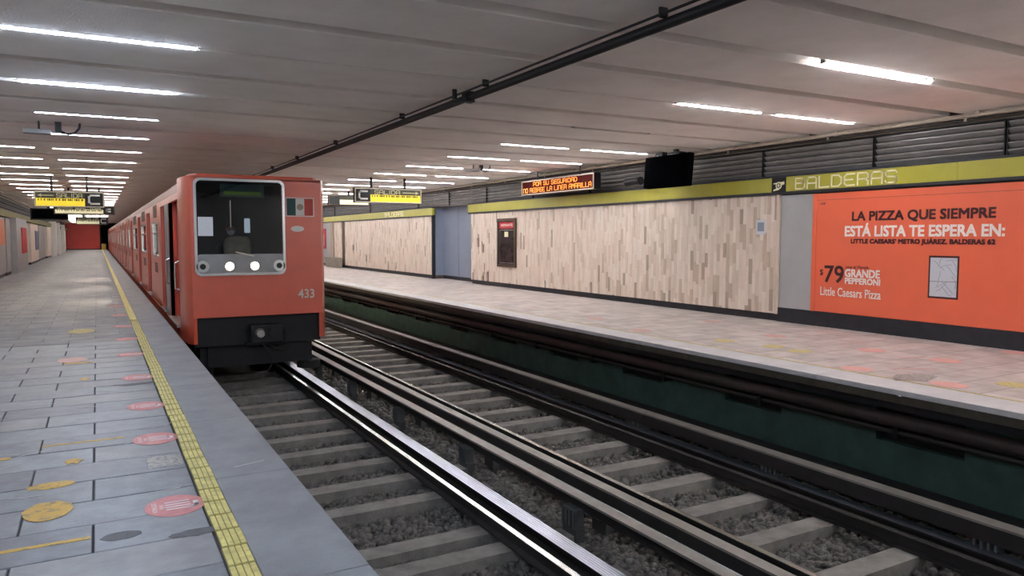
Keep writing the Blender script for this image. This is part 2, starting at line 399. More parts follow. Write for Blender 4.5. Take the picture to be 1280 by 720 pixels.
# ------------------------------------------------------------------ ceiling
ce = empty('ceiling', (4, 50, ZC), 'low concrete ceiling of wide beams with dark grooves across the station', 'ceiling', kind='structure')
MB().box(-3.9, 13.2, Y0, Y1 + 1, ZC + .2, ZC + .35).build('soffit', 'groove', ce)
def gw(k): return .18 if k == 4 else (.075 if k % 2 == 0 and k >= 2 else GW)
for k in range(-10, 83):
    w0, w1 = gw(k), gw(k + 1)
    if (w0, w1) not in meshcache:
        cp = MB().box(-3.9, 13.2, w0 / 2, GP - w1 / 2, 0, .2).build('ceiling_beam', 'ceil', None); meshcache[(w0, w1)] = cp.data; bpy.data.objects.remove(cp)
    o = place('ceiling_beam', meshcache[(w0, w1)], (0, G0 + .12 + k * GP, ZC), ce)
    b = o.modifiers.new('bevel', 'BEVEL'); b.width = .012; b.segments = 1
tag(MB().box(-4, 13.3, Y0 - .3, Y0, -1.75, 3.8).build('wall_back', 'ceil'), 'added plain wall closing the station off behind the viewer', 'wall', kind='structure')  # unseen pale wall, added to shut out world light and return tube light

# ceiling pipe
cpi = empty('ceiling_pipe', (4.05, 50, 3.31), 'long black pipe hung under the ceiling above the tracks', 'pipe')
MB().cyl((4.05, Y0, 3.31), (4.05, Y1, 3.31), .045, 12).build('pipe', 'black', cpi, smooth=50)
MB().cyl((3.97, Y0, 3.365), (3.97, Y1, 3.365), .012, 6).build('cable', 'black', cpi)
for i in range(20):
    yy = 1.2 + i * 3.1 + (.4 if i % 3 else 0)
    MB().box(3.955, 4.03, yy - .012, yy + .012, 3.34, ZC).build('hanger', 'black', cpi)
MB().box(3.98, 4.1, 8.3, 8.42, 3.25, 3.38).cyl((3.92, 8.5, 3.3), (3.92, 8.5, 3.42), .03).build('junction_box', 'black', cpi)

# ------------------------------------------------------------------ fluorescent lights in the grooves
def light(xa, xb, k, mt, label, group=None, lit=True, z=None):
    if z is None: z = ZC + (.0 if k < 6 else .01)
    yc = G0 + .12 + k * GP
    e = empty('fluorescent_light', ((xa + xb) / 2, yc, ZC + .2), label, 'light', group)
    MB().box(xa, xb, yc - .03, yc + .03, ZC + .05, ZC + .2).build('housing', 'housing', e)
    MB().cyl((xa + .05, yc, z), (xb - .05, yc, z), .013, 8).build('tube', mt if lit else 'tube_off', e, smooth=50)
    for x in (xa + .02, xb - .06): MB().box(x, x + .04, yc - .03, yc + .03, ZC + .0, ZC + .12).build('lamp_holder', 'housing', e)
    return e
LA, LB, LC, LD = (-.78, .95), (-2.6, -1.0), (6.95, 8.63), (8.85, 10.7)
nl = nr = 0
for k in range(-8, 82, 2):
    yk = G0 + k * GP; far = yk > 45; behind = yk < 3
    gl, gr = 'tube lights over the near platform', 'tube lights over the far platform'
    if behind:
        for X in (LA, LB, LC, LD): light(*X, k, 'tube_c' if X in (LA, LB) else 'tube_w', 'unseen fluorescent tube added in a ceiling groove behind the viewer', 'added tube lights behind the viewer')  # unseen tubes, added to brighten the near ceiling and the far wall
        continue
    if far:
        light(*LA, k, 'tube_l', f'{ORD[nl]} strip light from the viewer in the train-side row over the near platform', 'distant inner tube lights')
        light(*LB, k, 'tube_l', f'{ORD[nl]} strip light from the viewer in the wall-side row over the near platform', 'distant wall-side tube lights')
        if yk < 75:
            light(*LC, k, 'tube_w', f'{ORD[nr]} strip light from the viewer over the far platform beyond the train front', 'distant far platform tube lights')
        nl += 1; nr += 1
        continue
    if k == 4: light(*LA, k, 'tube_c', 'brightest double strip light over the near platform', gl, z=ZC - .006)
    else: light(*LA, k, 'tube_c' if k < 10 else 'tube_l', f'{ORD[nl]} strip light from the viewer over the near platform edge', gl)
    nl += 1
    if k >= 10 or k < 2: light(*LB, k, 'tube_l', f'wall-side strip light in line with the {ORD[nl-1]} one over the near platform', gl)
    if k == 0: light(6.69, 8.65, k, 'tube_w', 'nearest bright strip light over the far platform at upper right', gr, z=ZC - .002)
    elif k == 4: light(*LC, k, 'tube_w', 'unlit rusty strip light hanging in a groove over the far platform', gr, lit=False)
    else:
        light(*LC, k, 'tube_w', f'{ORD[nr]} strip light over the far platform, on its track side', gr)
        light(*LD, k, 'tube_w', f'{ORD[nr]} strip light over the far platform, next to the wall', gr)
    nr += 1

# ------------------------------------------------------------------ tracks
def track(xc, bars, sleepers_y, label, x0, x1):
    e = empty('railway_track', (xc, 50, ZBED), label, 'railway track', 'railway tracks in the pit')
    me = None
    for i, y in enumerate(sleepers_y):
        if me is None:
            s = MB().box(x0, x1, -.12, .12, ZSL - .2, ZSL).build('sleeper', 'sleeper', None); me = s.data; bpy.data.objects.remove(s)
        o = place('sleeper', me, (random.uniform(-.03, .03), y, random.uniform(-.012, .006)), e); o.rotation_euler = (0, 0, random.uniform(-.006, .006))
    for s in (-1, 1):
        x = xc + s * .7175
        prof = [(-.06, ZSL), (.06, ZSL), (.06, ZSL + .02), (.012, ZSL + .035), (.012, ZRAIL - .035), (.036, ZRAIL - .028), (.036, ZRAIL - .004), (.03, ZRAIL), (-.03, ZRAIL), (-.036, ZRAIL - .004), (-.036, ZRAIL - .028), (-.012, ZRAIL - .035), (-.012, ZSL + .035), (-.06, ZSL + .02)]
        m = MB().prism([(x + a, b) for a, b in prof], 'y', Y0, Y1 + 30); m.m[2 + 7] = 1
        m.build('rail', ['rail_side', 'rail_top'], e)
        # wide running pad for the rubber tyres, outside the rail, ribbed top
        xp = x + s * .27; m = MB().box(xp - .085, xp + .085, Y0, Y1 + 30, ZRAIL - .03, ZRAIL - .004, 0)
        for i in range(6): m.box(xp - .084 + i * .0285, xp - .084 + i * .0285 + .023, Y0, Y1 + 30, ZRAIL - .004, ZRAIL, 1)
        m.box(xp - .012, xp + .012, Y0, Y1 + 30, ZSL + .015, ZRAIL - .03, 0).box(xp - .09, xp + .09, Y0, Y1 + 30, ZSL, ZSL + .018, 0)
        m.build('running_pad', ['rail_side', 'pad_top'], e)
    for (a, b, zt, s) in bars:
        m = MB().box(a, b, Y0, Y1 + 30, zt - .022, zt, 1).box(a if s > 0 else b - .02, a + .02 if s > 0 else b, Y0, Y1 + 30, zt - .17, zt - .022, 0)
        m.build('guide_bar', ['rail_side', 'bar_top'], e)
        cx = (a + b) / 2
        yy = 3.55
        while yy < 40:
            m = MB().box(cx - .05, cx + .05, yy - .12, yy + .12, ZSL - .1, ZSL + .03)
            for j in range(4): m.box(cx - .075, cx + .045, yy - .11 + j * .062, yy - .085 + j * .062, ZSL + .03, zt - .16)
            m.box(cx - .05, cx + .03, yy - .12, yy + .12, zt - .18, zt - .15)
            m.build('insulator', 'insul', e); yy += 2.42
    return e
sl_l = [5.0, 5.92, 6.38, 7.5, 8.27, 9.06] + [9.06 + .805 * i for i in range(1, 10)] + [3.3, 4.15]
sl_r = [3.2, 4.02, 4.9] + [4.9 + .83 * i for i in range(1, 42)]
XTL, XTR = 2.58, 5.70
ZB = -.90
tl = track(XTL, [(1.26, 1.38, ZB, -1), (3.957, 4.079, ZB, -1)], sl_l, 'near track in front of the train with shiny rail and ribbed running pad', 1.45, 3.9)
tr = track(XTR, [(4.317, 4.44, ZB, 1), (6.72, 6.88, ZB, 1)], sl_r, 'empty far track beside the far platform with pale sleepers', 4.5, 6.85)
tag(MB().cyl((4.125, Y0, ZB - .03), (4.125, Y1, ZB - .03), .012, 6).build('bright_edge_line', 'chrome'), 'thin bright line drawn along the edge of a middle guide bar', 'rail')  # added rod that draws the bright edge of the guide bar
# ballast: loose stones between the sleepers
def ballast(n, x0, x1, y0, y1, smin, smax):
    c = np.stack([rng.uniform(x0, x1, n), rng.uniform(y0, y1, n), rng.uniform(ZBED - .01, ZBED + .035, n)], 1)
    base = np.array([(-1, -1, -1), (1, -1, -1), (1, 1, -1), (-1, 1, -1), (-.7, -.7, 1), (.7, -.7, 1), (.7, .7, 1), (-.7, .7, 1)]) * .5
    v = base[None] * (1 + rng.uniform(-.35, .35, (n, 8, 3))) * (rng.uniform(smin, smax, (n, 1, 1)) * np.stack([rng.uniform(.7, 1.3, n), rng.uniform(.7, 1.3, n), rng.uniform(.5, .9, n)], 1)[:, None])
    a = rng.uniform(0, 6.28, n); t = rng.uniform(-.7, .7, n)
    ca, sa, ct, st = np.cos(a)[:, None], np.sin(a)[:, None], np.cos(t)[:, None], np.sin(t)[:, None]
    X, Yv, Z = v[..., 0], v[..., 1], v[..., 2]; X, Z = X * ct - Z * st, X * st + Z * ct; X, Yv = X * ca - Yv * sa, X * sa + Yv * ca
    v = np.stack([X, Yv, Z], -1) + c[:, None]
    f = np.array([(0, 3, 2, 1), (4, 5, 6, 7), (0, 1, 5, 4), (1, 2, 6, 5), (2, 3, 7, 6), (3, 0, 4, 7)])
    return v.reshape(-1, 3), (f[None] + np.arange(n)[:, None, None] * 8).reshape(-1, 4)
vs, fs, k = [], [], 0
for a in [(7500, 1.35, 3.95, 3, 9, .05, .085), (4500, 1.35, 3.95, 9, 15, .05, .085), (11500, 3.6, 7.45, 2.6, 9, .05, .085), (7000, 4.0, 7.45, 9, 16, .05, .09), (4500, 4.2, 7.45, 16, 26, .06, .1)]:
    v, f = ballast(*a); vs.append(v); fs.append(f + k); k += len(v)
v = np.concatenate(vs); f = np.concatenate(fs)
me = bpy.data.meshes.new('ballast'); me.vertices.add(len(v)); me.vertices.foreach_set('co', v.ravel()); me.loops.add(f.size); me.loops.foreach_set('vertex_index', f.ravel().astype(np.int32))
me.polygons.add(len(f)); me.polygons.foreach_set('loop_start', np.arange(0, f.size, 4, dtype=np.int32)); me.polygons.foreach_set('loop_total', np.full(len(f), 4, np.int32))
me.update(calc_edges=True); me.validate(); me.materials.append(MATS['stone'])
bo = bpy.data.objects.new('ballast', me); COL.objects.link(bo); tag(bo, 'loose dark grey ballast stones between the sleepers', 'ballast', kind='stuff')

# ------------------------------------------------------------------ right wall
wr = empty('wall_right', (11.6, 30, 0), 'far platform wall clad in narrow beige stone strips', 'wall', kind='structure')
AL0, AL1 = 23.2, 26.6        # alcove
MB().box(11.36, 11.6, Y0, AL0, 0, ZC + .2).build('backing', 'marble_back', wr)
MB().box(11.36, 11.6, AL1, Y1, 0, ZC + .2).box(11.6, 12.4, AL0 - .2, AL0, 0, ZC + .2).box(11.6, 12.4, AL1, AL1 + .2, 0, ZC + .2).build('backing', 'marble_back', wr)
MB().box(11.36, 12.4, AL0, AL1, 2.78, ZC + .2).build('lintel', 'fascia', wr)
MB().box(11.30, 11.37, Y0, 9.9, 0, .27).build('plinth', 'plinth', wr)
MB().box(11.34, 11.37, 9.9, AL0, 0, .14).box(11.34, 11.37, AL1, Y1, 0, .14).build('plinth', 'plinth', wr)
STR = ['marble1', 'marble2', 'marble3', 'marble4', 'marble5']
holes = [(22.2, 22.45, .9, 1.4), (22.55, 22.75, 1.1, 1.75), (21.85, 22.05, .25, .62), (22.2, 22.4, .14, .4), (18.1, 18.4, .14, .26), (15.9, 16.1, .14, .3), (36.6, 37, .7, 1.4), (34.6, 34.9, .3, .9), (31.5, 31.7, .14, .55)]
def strips(y0, y1, ind):
    global nst
    bulk = MB(); y = y0; zb, zt = .14, 2.40
    while y < y1 - .01:
        w = min(.088, y1 - y); z = zb - random.uniform(0, .35)
        while z < zt:
            h = random.choice([.3, .36, .42, .5]); a, b_ = max(z, zb), min(z + h, zt); z += h
            if b_ - a < .02 or any(p < y + w / 2 < q and r < (a + b_) / 2 < s for p, q, r, s in holes): continue
            wts = (4, 3, 3, 2.2, .7) if y < 13.5 else (5, 2, 5, .7, .25)
            mi = random.choices(range(5), wts)[0]
            if ind and nst < 300:
                key = ('st', round(w, 3), round(b_ - a, 3), STR[mi])
                if key not in meshcache:
                    t = MB().box(0, .055, .001, w - .001, .001, b_ - a - .001).build('stone_strip', STR[mi], None); meshcache[key] = t.data; bpy.data.objects.remove(t)
                place('stone_strip', meshcache[key], (11.30 + random.uniform(-.003, .003), y, a), wr); nst += 1
            else:
                x = 11.30 + random.uniform(-.003, .003); bulk.box(x, 11.36, y + .001, y + w - .001, a + .001, b_ - .001, mi)
        y += w
    tag(bulk.build('stone_strips', STR, wr), kind='stuff')
nst = 0
strips(9.92, AL0, True); strips(AL1, 38.2, False); strips(38.9, 40.2, False)
MB().box(11.26, 11.37, 9.88, 9.925, .14, 2.40).build('edge_strip', 'marble2', wr)
MB().box(11.305, 11.36, 9.13, 9.86, .27, 2.38).build('panel', 'grey_panel', wr)
MB().box(11.32, 11.36, 40.6, 60, .14, 2.40).build('panel', 'grey_panel', wr)
# closing panels of the alcove
for a, b_ in ((AL0, 25.2), (25.21, AL1 + .0)):
    MB().box(11.75, 11.8, a + .01, b_ - .01, .13, 2.76).build('closing_panel', 'blue_panel', wr)
MB().box(11.76, 11.82, AL0, AL1, 0, .13).build('plinth', 'plinth', wr)
MB().box(11.42, 11.75, AL1 - .02, AL1 - .001, .13, 2.76).build('closing_panel', 'blue_panel', wr)
MB().box(11.28, 11.40, AL1 - .03, AL1 + .04, 0, 2.76).build('jamb', 'plinth', wr)
# dark slats above the sign band, fascia, conduits
ym = [Y0, 2.0, 5.9, 7.95, 10.3, 13.2, 16.1, 19.0, 22.0, 25.0, 28.0, 34, 40, 60, 110]
for a, b_ in zip(ym[:-1], ym[1:]):
    for i in range(5):
        z = 2.765 + i * .10
        MB().prism([(11.36, z), (11.335, z), (11.29, z + .06), (11.29, z + .075), (11.335, z + .088), (11.36, z + .088)], 'y', a + .012, b_ - .012).build('slat', 'slat', wr)
    MB().box(11.28, 11.36, b_ - .025, b_ - .01, 2.76, 3.26).box(11.28, 11.36, b_ + .012, b_ + .027, 2.76, 3.26).build('slat_joint', 'black', wr)
MB().box(11.30, 11.37, Y0, Y1, 3.275, ZC).build('fascia', 'fascia', wr)
MB().box(11.26, 11.37, Y0, Y1, 3.255, 3.275).build('fascia_lip', 'black', wr)
for nm, x, z, r, mt, lb in (('conduit', 11.14, 3.36, .022, 'conduit', 'pale upper conduit along the ceiling edge of the far wall'), ('conduit', 11.2, 3.31, .026, 'conduit_dark', 'dark lower conduit along the ceiling edge of the far wall')):
    e = empty(nm, (x, 50, z), lb, 'conduit', 'conduits along the far wall')
    MB().cyl((x, Y0, z), (x, Y1, z), r, 8).build('pipe', mt, e, smooth=50)
    yy = 1.5 if mt == 'conduit' else 1.7
    while yy < 45:
        MB().box(x - .026, 11.295, yy, yy + .04, z - .02, z + .05).build('clamp', 'conduit', e); yy += 2.35
# green name band
tr1 = empty('trim_1', (11.28, 30, 2.45), 'olive green name band running along the far platform wall', 'sign band', kind='structure')
yb = [Y0, 3.2, 6.55, 9.72, 10.06, 13.3, 16.6, 19.9, AL0 + .15]
for a, b_ in zip(yb[:-1], yb[1:]):
    MB().box(11.26, 11.36, a + .002, b_ - .002, 2.45, 2.72).build('band_panel', 'black' if a == 9.72 else 'green_band', tr1)
for a, b_ in ((AL1 - .1, 30), (30, 33.5), (33.5, 37), (37, 41), (41, 60)):
    MB().box(11.26, 11.36, a + .002, b_ - .002, 2.45, 2.72).build('band_panel', 'green_band', tr1)
MB().box(11.255, 11.36, Y0, AL0 + .15, 2.40, 2.45).box(11.255, 11.36, AL1 - .1, 60, 2.40, 2.45).box(11.25, 11.36, Y0, AL0 + .15, 2.72, 2.755).box(11.25, 11.36, AL1 - .1, 60, 2.72, 2.755).build('lip', 'plinth', tr1)
F = wallR(11.26)
def bx(fr, X, l, r, t, b):   # wall rectangle from four photo marks
    p = onx(l, t, X); q = onx(r, b, X); return -p.y, -q.y, p.z, q.z
m = MB(); p0 = onx(994.5, 237.1, 11.26); p1 = onx(1120.7, 228.2, 11.26)
strokes(F, m, 'BALDERAS', -p0.y, -p1.y, 2.485, 2.675, .028, 0, .006)
m.build('lettering', 'band_letter', tr1)
m = MB(); u0 = -9.89   # old cannon emblem on the black tile
F.disc(m, u0, 2.57, .07, 0, .004, 0, ru=.07); F.disc(m, u0, 2.57, .05, .004, .006, 1); F.disc(m, u0, 2.57, .018, .006, .008, 0)
for i in range(6):
    a = i * math.pi / 3; F.line(m, [(u0, 2.57), (u0 + .05 * math.cos(a), 2.57 + .05 * math.sin(a))], .01, .006, .008, 0)
F.poly(m, [(u0 - .12, 2.62), (u0 + .13, 2.64), (u0 + .13, 2.585), (u0 + .02, 2.57), (u0 - .02, 2.60), (u0 - .13, 2.60)], 0, .003, 0)
F.poly(m, [(u0 - .02, 2.53), (u0 - .13, 2.495), (u0 - .12, 2.47), (u0 + .01, 2.49)], 0, .003, 0)
m.build('emblem', ['band_letter', 'black'], tr1)
m = MB(); strokes(F, m, 'BALDERAS', -31.9, -29.6, 2.5, 2.67, .03, 0, .006); m.build('lettering', 'band_letter', tr1)

# ------------------------------------------------------------------ advertisement on the far wall
ad = empty('billboard', (11.3, 6.5, .27), 'large orange-red pizza billboard on the far platform wall', 'billboard')
MB().box(11.285, 11.36, 3.2, 9.12, .27, 2.375).build('panel', 'ad_red', ad, bevel=.012)
MB().box(11.272, 11.29, 9.04, 9.12, .27, 2.375).build('edge_trim', 'ad_red', ad)
MB().box(11.284, 11.286, 3.2, 9.04, 2.255, 2.259).build('seam', 'ad_dark', ad)
A = wallR(11.284)
def adtext(s, l, r, tl_, bl, tr_, br, mt, bold=.012, shear=0., nm='lettering'):
    z = lambda a, b: (230 + a / 3.6, 230 + b / 3.6)
    pu0 = onx(1000 + l / 3.6, 230 + bl / 3.6, 11.284); pu1 = onx(1000 + r / 3.6, 230 + br / 3.6, 11.284)
    zt = (onx(1000 + l / 3.6, 230 + tl_ / 3.6, 11.284).z + onx(1000 + r / 3.6, 230 + tr_ / 3.6, 11.284).z) / 2
    m = MB(); w = bold * .2
    for i, (du, dv) in enumerate(((-w, -w), (w, w), (-w, w), (w, -w), (0, 0))): letters(A, m, s, -pu0.y + du, -pu1.y + du, (pu0.z + pu1.z) / 2 + dv, zt + dv, .003 + i * .0004, 0., 0, shear)
    m.build(nm, mt, ad)
adtext('LA PIZZA QUE SIEMPRE', 235, 880, 127, 172, 103, 160, 'ad_dark', .035)
adtext('ESTÁ LISTA TE ESPERA EN:', 203, 920, 180, 238, 165, 230, 'ad_white', .04)
adtext('LITTLE CAESARS’ METRO JUÁREZ. BALDERAS 62', 230, 878, 244, 274, 244, 276, 'ad_dark', .03)
adtext('79', 110, 195, 368, 442, 368, 444, 'ad_dark', .03)
adtext('$', 90, 104, 383, 412, 384, 413, 'ad_dark', .01)
adtext('una al Family', 207, 312, 368, 384, 368, 386, 'ad_dark', .004, .3)
adtext('GRANDE', 203, 358, 385, 419, 388, 423, 'ad_white', .03)
adtext('PEPPERONI', 203, 360, 424, 450, 428, 455, 'ad_white', .025)
adtext('Little Caesars Pizza', 92, 363, 465, 503, 476, 516, 'ad_white', .012)
adtext('109', 93, 115, 83, 95, 82, 94, 'ad_dark', 0)
m = MB(); q = lambda a, b: onx(1000 + a / 3.6, 230 + b / 3.6, 11.284)
a0, a1, b0, b1 = -q(579, 400).y, -q(715, 400).y, q(579, 512).z, q(579, 322).z
A.rect(m, a0, a1, b0, b1, 0, .004, 0); A.rect(m, a0 + .025, a1 - .025, b0 + .03, b1 - .03, .004, .006, 1)
rr = random.Random(4)
for i in range(13):
    x, z = rr.uniform(a0 + .05, a1 - .05), rr.uniform(b0 + .06, b1 - .06); pts = [(x, z)]; dx, dz = rr.choice([(.05, .01), (.01, .06), (.04, -.04), (.045, .03)])
    for j in range(4):
        x = min(max(x + dx + rr.uniform(-.012, .012), a0 + .04), a1 - .04); z = min(max(z + dz + rr.uniform(-.012, .012), b0 + .05), b1 - .05); pts.append((x, z))
    A.line(m, pts, .005, .006, .0075, 2)
A.line(m, [(a0 + .03, (b0 + b1) / 2 - .07), (a1 - .03, (b0 + b1) / 2 - .06)], .008, .006, .008, 2)
m.build('map_picture', ['ad_dark', 'map_paper', 'map_line'], ad)

# ------------------------------------------------------------------ things on the far wall
hc = empty('hydrant_cabinet', (11.3, 20.6, .65), 'bronze framed dark hydrant cabinet with red header on the stone wall', 'cabinet')
H_ = wallR(11.30); m = MB(); u0, u1, v0, v1 = -21.19, -20.0, .66, 2.19
H_.ring(m, u0, u1, v0, v1, .09, 0, .06); m.build('frame', 'bronze', hc)
m = MB(); H_.rect(m, u0 + .09, u1 - .09, v0 + .09, v1 - .09, 0, .02); m.build('door', 'poster_dark', hc)
m = MB(); H_.rect(m, u0 + .1, u1 - .1, v1 - .32, v1 - .11, .02, .03); m.build('header', 'red_poster', hc)
m = MB(); letters(H_, m, 'HIDRANTE', u0 + .22, u1 - .2, v1 - .25, v1 - .17, .032, .02); m.build('lettering', 'ad_white', hc)
m = MB(); H_.rect(m, u0 + .45, u0 + .68, v1 - .58, v1 - .42, .02, .026); m.build('sticker', 'sign_pale', hc)
m = MB(); H_.ring(m, u0 + .12, u1 - .12, v0 + .12, v1 - .36, .015, .02, .03); m.build('glazing_bead', 'steel', hc)
nt = empty('wall_notice', (11.29, 10.3, 1.75), 'small white paper notice taped to the stone wall beside the billboard', 'notice')
m = MB(); N_ = wallR(11.295); pa, pb_ = onx(945.5, 275, 11.295), onx(956.5, 293, 11.295)
N_.rect(m, -pa.y, -pb_.y, pb_.z, pa.z, 0, .003); m.build('sheet', 'paper', nt)
m = MB(); N_.rect(m, -pa.y + .035, -pb_.y - .03, pb_.z + .06, pa.z - .05, .003, .004); m.build('printed_block', 'paper_ink', nt)
# LED board
lb = empty('led_display', (10.75, 16.8, 3.0), 'amber lettered LED display board hanging under the far ceiling', 'display')
L_ = wallR(10.75); m = MB(); u0, u1, v0, v1 = -18.72, -15.15, 2.79, 3.19
m.box(10.752, 10.95, 15.15, 18.72, 2.79, 3.19); m.build('case', 'black', lb)
m = MB(); L_.rect(m, u0 + .04, u1 - .04, v0 + .04, v1 - .04, .0, .004); m.build('panel', 'led_bg', lb)
m = MB(); L_.ring(m, u0, u1, v0, v1, .028, 0, .02); m.build('frame', 'conduit', lb)
m = MB(); strokes(L_, m, 'POR SU SEGURIDAD', u0 + .65, u1 - .75, 3.03, 3.13, .018, .004, .008); strokes(L_, m, 'NO REBASE LA LINEA AMARILLA', u0 + .1, u1 - .12, 2.86, 2.97, .018, .004, .008); m.build('lettering', 'led_txt', lb)
for y in (15.9, 18.0): MB().cyl((10.85, y, 3.19), (10.85, y, ZC), .02).build('hanger', 'dark_metal', lb)
# TV and loudspeaker
tv = empty('hanging_television', (10.45, 12.2, 2.7), 'black flat television hung from the ceiling before the far wall', 'television')
m = MB().add([(10.44, 11.5, 2.66), (10.44, 12.88, 2.66), (10.50, 12.88, 3.32), (10.50, 11.5, 3.32), (10.58, 11.5, 2.64), (10.58, 12.88, 2.64), (10.64, 12.88, 3.31), (10.64, 11.5, 3.31)],
             [(0, 1, 2, 3), (4, 7, 6, 5), (0, 4, 5, 1), (1, 5, 6, 2), (2, 6, 7, 3), (3, 7, 4, 0)]); m.build('body', 'tv_black', tv, bevel=.012)
MB().add([(10.432, 11.55, 2.70), (10.432, 12.83, 2.70), (10.484, 12.83, 3.28), (10.484, 11.55, 3.28), (10.45, 11.55, 2.70), (10.45, 12.83, 2.70), (10.51, 12.83, 3.28), (10.51, 11.55, 3.28)], [(0, 1, 2, 3), (4, 7, 6, 5), (0, 4, 5, 1), (1, 5, 6, 2), (2, 6, 7, 3), (3, 7, 4, 0)]).build('screen', 'screen', tv)
MB().box(10.53, 10.61, 11.93, 12.02, 3.2, ZC).box(10.5, 10.68, 11.8, 12.15, 3.28, 3.36).build('bracket', 'black', tv)
MB().box(10.52, 10.66, 12.35, 12.58, 3.28, 3.4).build('connector_box', 'black', tv)
sp = empty('loudspeaker', (11.05, 13.9, 2.8), 'small round dark loudspeaker beside the hanging television', 'loudspeaker')
MB().cyl((11.0, 13.75, 2.9), (11.0, 14.15, 2.88), .085, 16, .10).build('horn', 'dark_metal', sp, smooth=50)
MB().cyl((11.0, 13.66, 2.9), (11.0, 13.75, 2.9), .10, 16).build('rim', 'black', sp, smooth=50)
MB().cyl((11.0, 13.95, 2.95), (11.3, 13.95, 3.02), .015).build('bracket', 'dark_metal', sp)
# far end of the far platform: kiosk panel, planter, poster
tag(MB().box(11.19, 11.36, 40.2, 40.6, 0, 2.4).build('pillar', 'marble5'), 'narrow dark pillar behind the planter on the far platform', 'pillar')
pl = empty('planter', (11.2, 39.2, 0), 'grey concrete planter box against the far platform wall', 'planter')
MB().prism([(10.9, 0), (11.15, 0), (11.15, .5), (10.85, .5)], 'y', 38.2, 40.6).build('box', 'planter', pl, bevel=.03)
MB().box(10.81, 11.17, 38.15, 40.65, .48, .53).build('rim', 'planter', pl)
rp = empty('red_poster', (11.32, 42.5, .95), 'red framed poster on the far wall next to the train', 'poster')
m = MB(); K = wallR(11.315); K.rect(m, -43.3, -41.9, .95, 2.08, 0, .03); m.build('frame', 'red_poster', rp)
m = MB(); K.rect(m, -43.1, -42.15, 1.1, 1.75, .03, .035); m.build('sheet', 'sticker_pale', rp)

# ------------------------------------------------------------------ hanging exit signs
def exit_sign(Y, x0, x1, z0, z1, flip, label, dim=False, full=True):
    e = empty('exit_sign', ((x0 + x1) / 2, Y, z0), label, 'sign', 'hanging exit signs')
    f = facing(Y); h = z1 - z0
    MB().box(x0, x1, Y, Y + .16, z0, z1).build('case', 'black', e, bevel=.01)
    m = MB(); f.ring(m, x0 + .01, x1 - .01, z0 + .01, z1 - .01, .03, 0, .012); m.build('frame', 'bronze' if dim else 'conduit', e)
    cw = h * .92; a, b_ = (x1 - cw - .06, x1 - .06) if flip else (x0 + .06, x0 + cw + .06)
    l, r = (x0 + .05, a - .02) if flip else (b_ + .02, x1 - .05)
    m = MB(); f.rect(m, l, r, z0 + .04, z0 + h * .55, .0, .006); m.build('lower_panel', 'sign_yellow' if not dim else 'sign_pale', e)
    m = MB(); f.rect(m, l, r, z0 + h * .55, z1 - .04, .0, .006); m.build('upper_panel', 'sign_dark', e)
    m = MB(); f.rect(m, a, b_, z0 + .06, z1 - .05, 0, .006); m.build('letter_tile', 'black', e)
    if not full:
        MB().box((x0 + x1) / 2 - .03, (x0 + x1) / 2 + .03, Y + .04, Y + .1, z1, ZC).build('hanger', 'black', e); return e
    m = MB(); strokes(f, m, 'C', a + .09, b_ - .09, z0 + .12, z1 - .11, .05, .006, .01); m.build('line_letter', 'white', e)
    w = r - l; t0_, t1_ = (l + .42 * w, r - .06 * w) if flip else (l + .08 * w, l + .58 * w)
    m = MB(); strokes(f, m, 'SALIDA', t0_, t1_, z0 + h * .6, z1 - .07, .018, .006, .01); m.build('lettering', 'sign_txt', e)
    q0, q1 = (l + .04 * w, l + .36 * w) if flip else (l + .64 * w, r - .04 * w); zc = z0 + h * .72; s = -1 if flip else 1
    tip = q1 if s > 0 else q0; m = MB(); f.rect(m, q0, q1, zc - .012, zc + .012, .006, .01); f.poly(m, [(tip, zc), (tip - s * .09, zc + .05), (tip - s * .09, zc - .05)], .006, .01); m.build('arrow', 'sign_txt', e)
    m = MB(); u = l + .05; rr = random.Random(3)
    while u < r - .08:
        ww = rr.uniform(.02, .05); f.rect(m, u, u + ww, z0 + h * .40, z0 + h * .52, .006, .009); u += ww + rr.choice([.012, .015, .05])
    m.build('small_lettering', 'sign_ink', e)
    for x in (x0 + .25 * (x1 - x0), x0 + .75 * (x1 - x0)): MB().box(x - .03, x + .03, Y + .04, Y + .1, z1, ZC).build('hanger', 'black', e)
    return e
exit_sign(22, 6.82, 8.99, 2.645, 3.10, False, 'yellow lit exit sign hanging over the far platform, letter C at left')
exit_sign(26, -1.58, .245, 2.49, 2.97, True, 'yellow lit exit sign hanging over the near platform, letter C at right')
exit_sign(32, -1.35, .62, 2.44, 2.76, True, 'pale sign hanging close behind the yellow exit sign on the near platform', dim=True)
exit_sign(58, -1.2, .72, 2.45, 2.95, True, 'dim distant sign before the red end wall', dim=True, full=True)
o = exit_sign(29, 7.95, 9.6, 2.85, 3.25, False, 'dark sign partly hidden behind the yellow far platform exit sign', dim=True, full=False)
tvl = empty('hanging_television', (-1.9, 34, 2.3), 'dark television hanging below the exit signs over the near platform', 'television')
MB().box(-2.2, -.95, 34, 34.15, 2.27, 2.72).build('body', 'black', tvl, bevel=.01)
MB().box(-2.15, -1.0, 33.99, 34.0, 2.32, 2.68).build('screen', 'screen', tvl)
MB().box(-1.65, -1.55, 34.03, 34.12, 2.72, ZC).build('bracket', 'black', tvl)

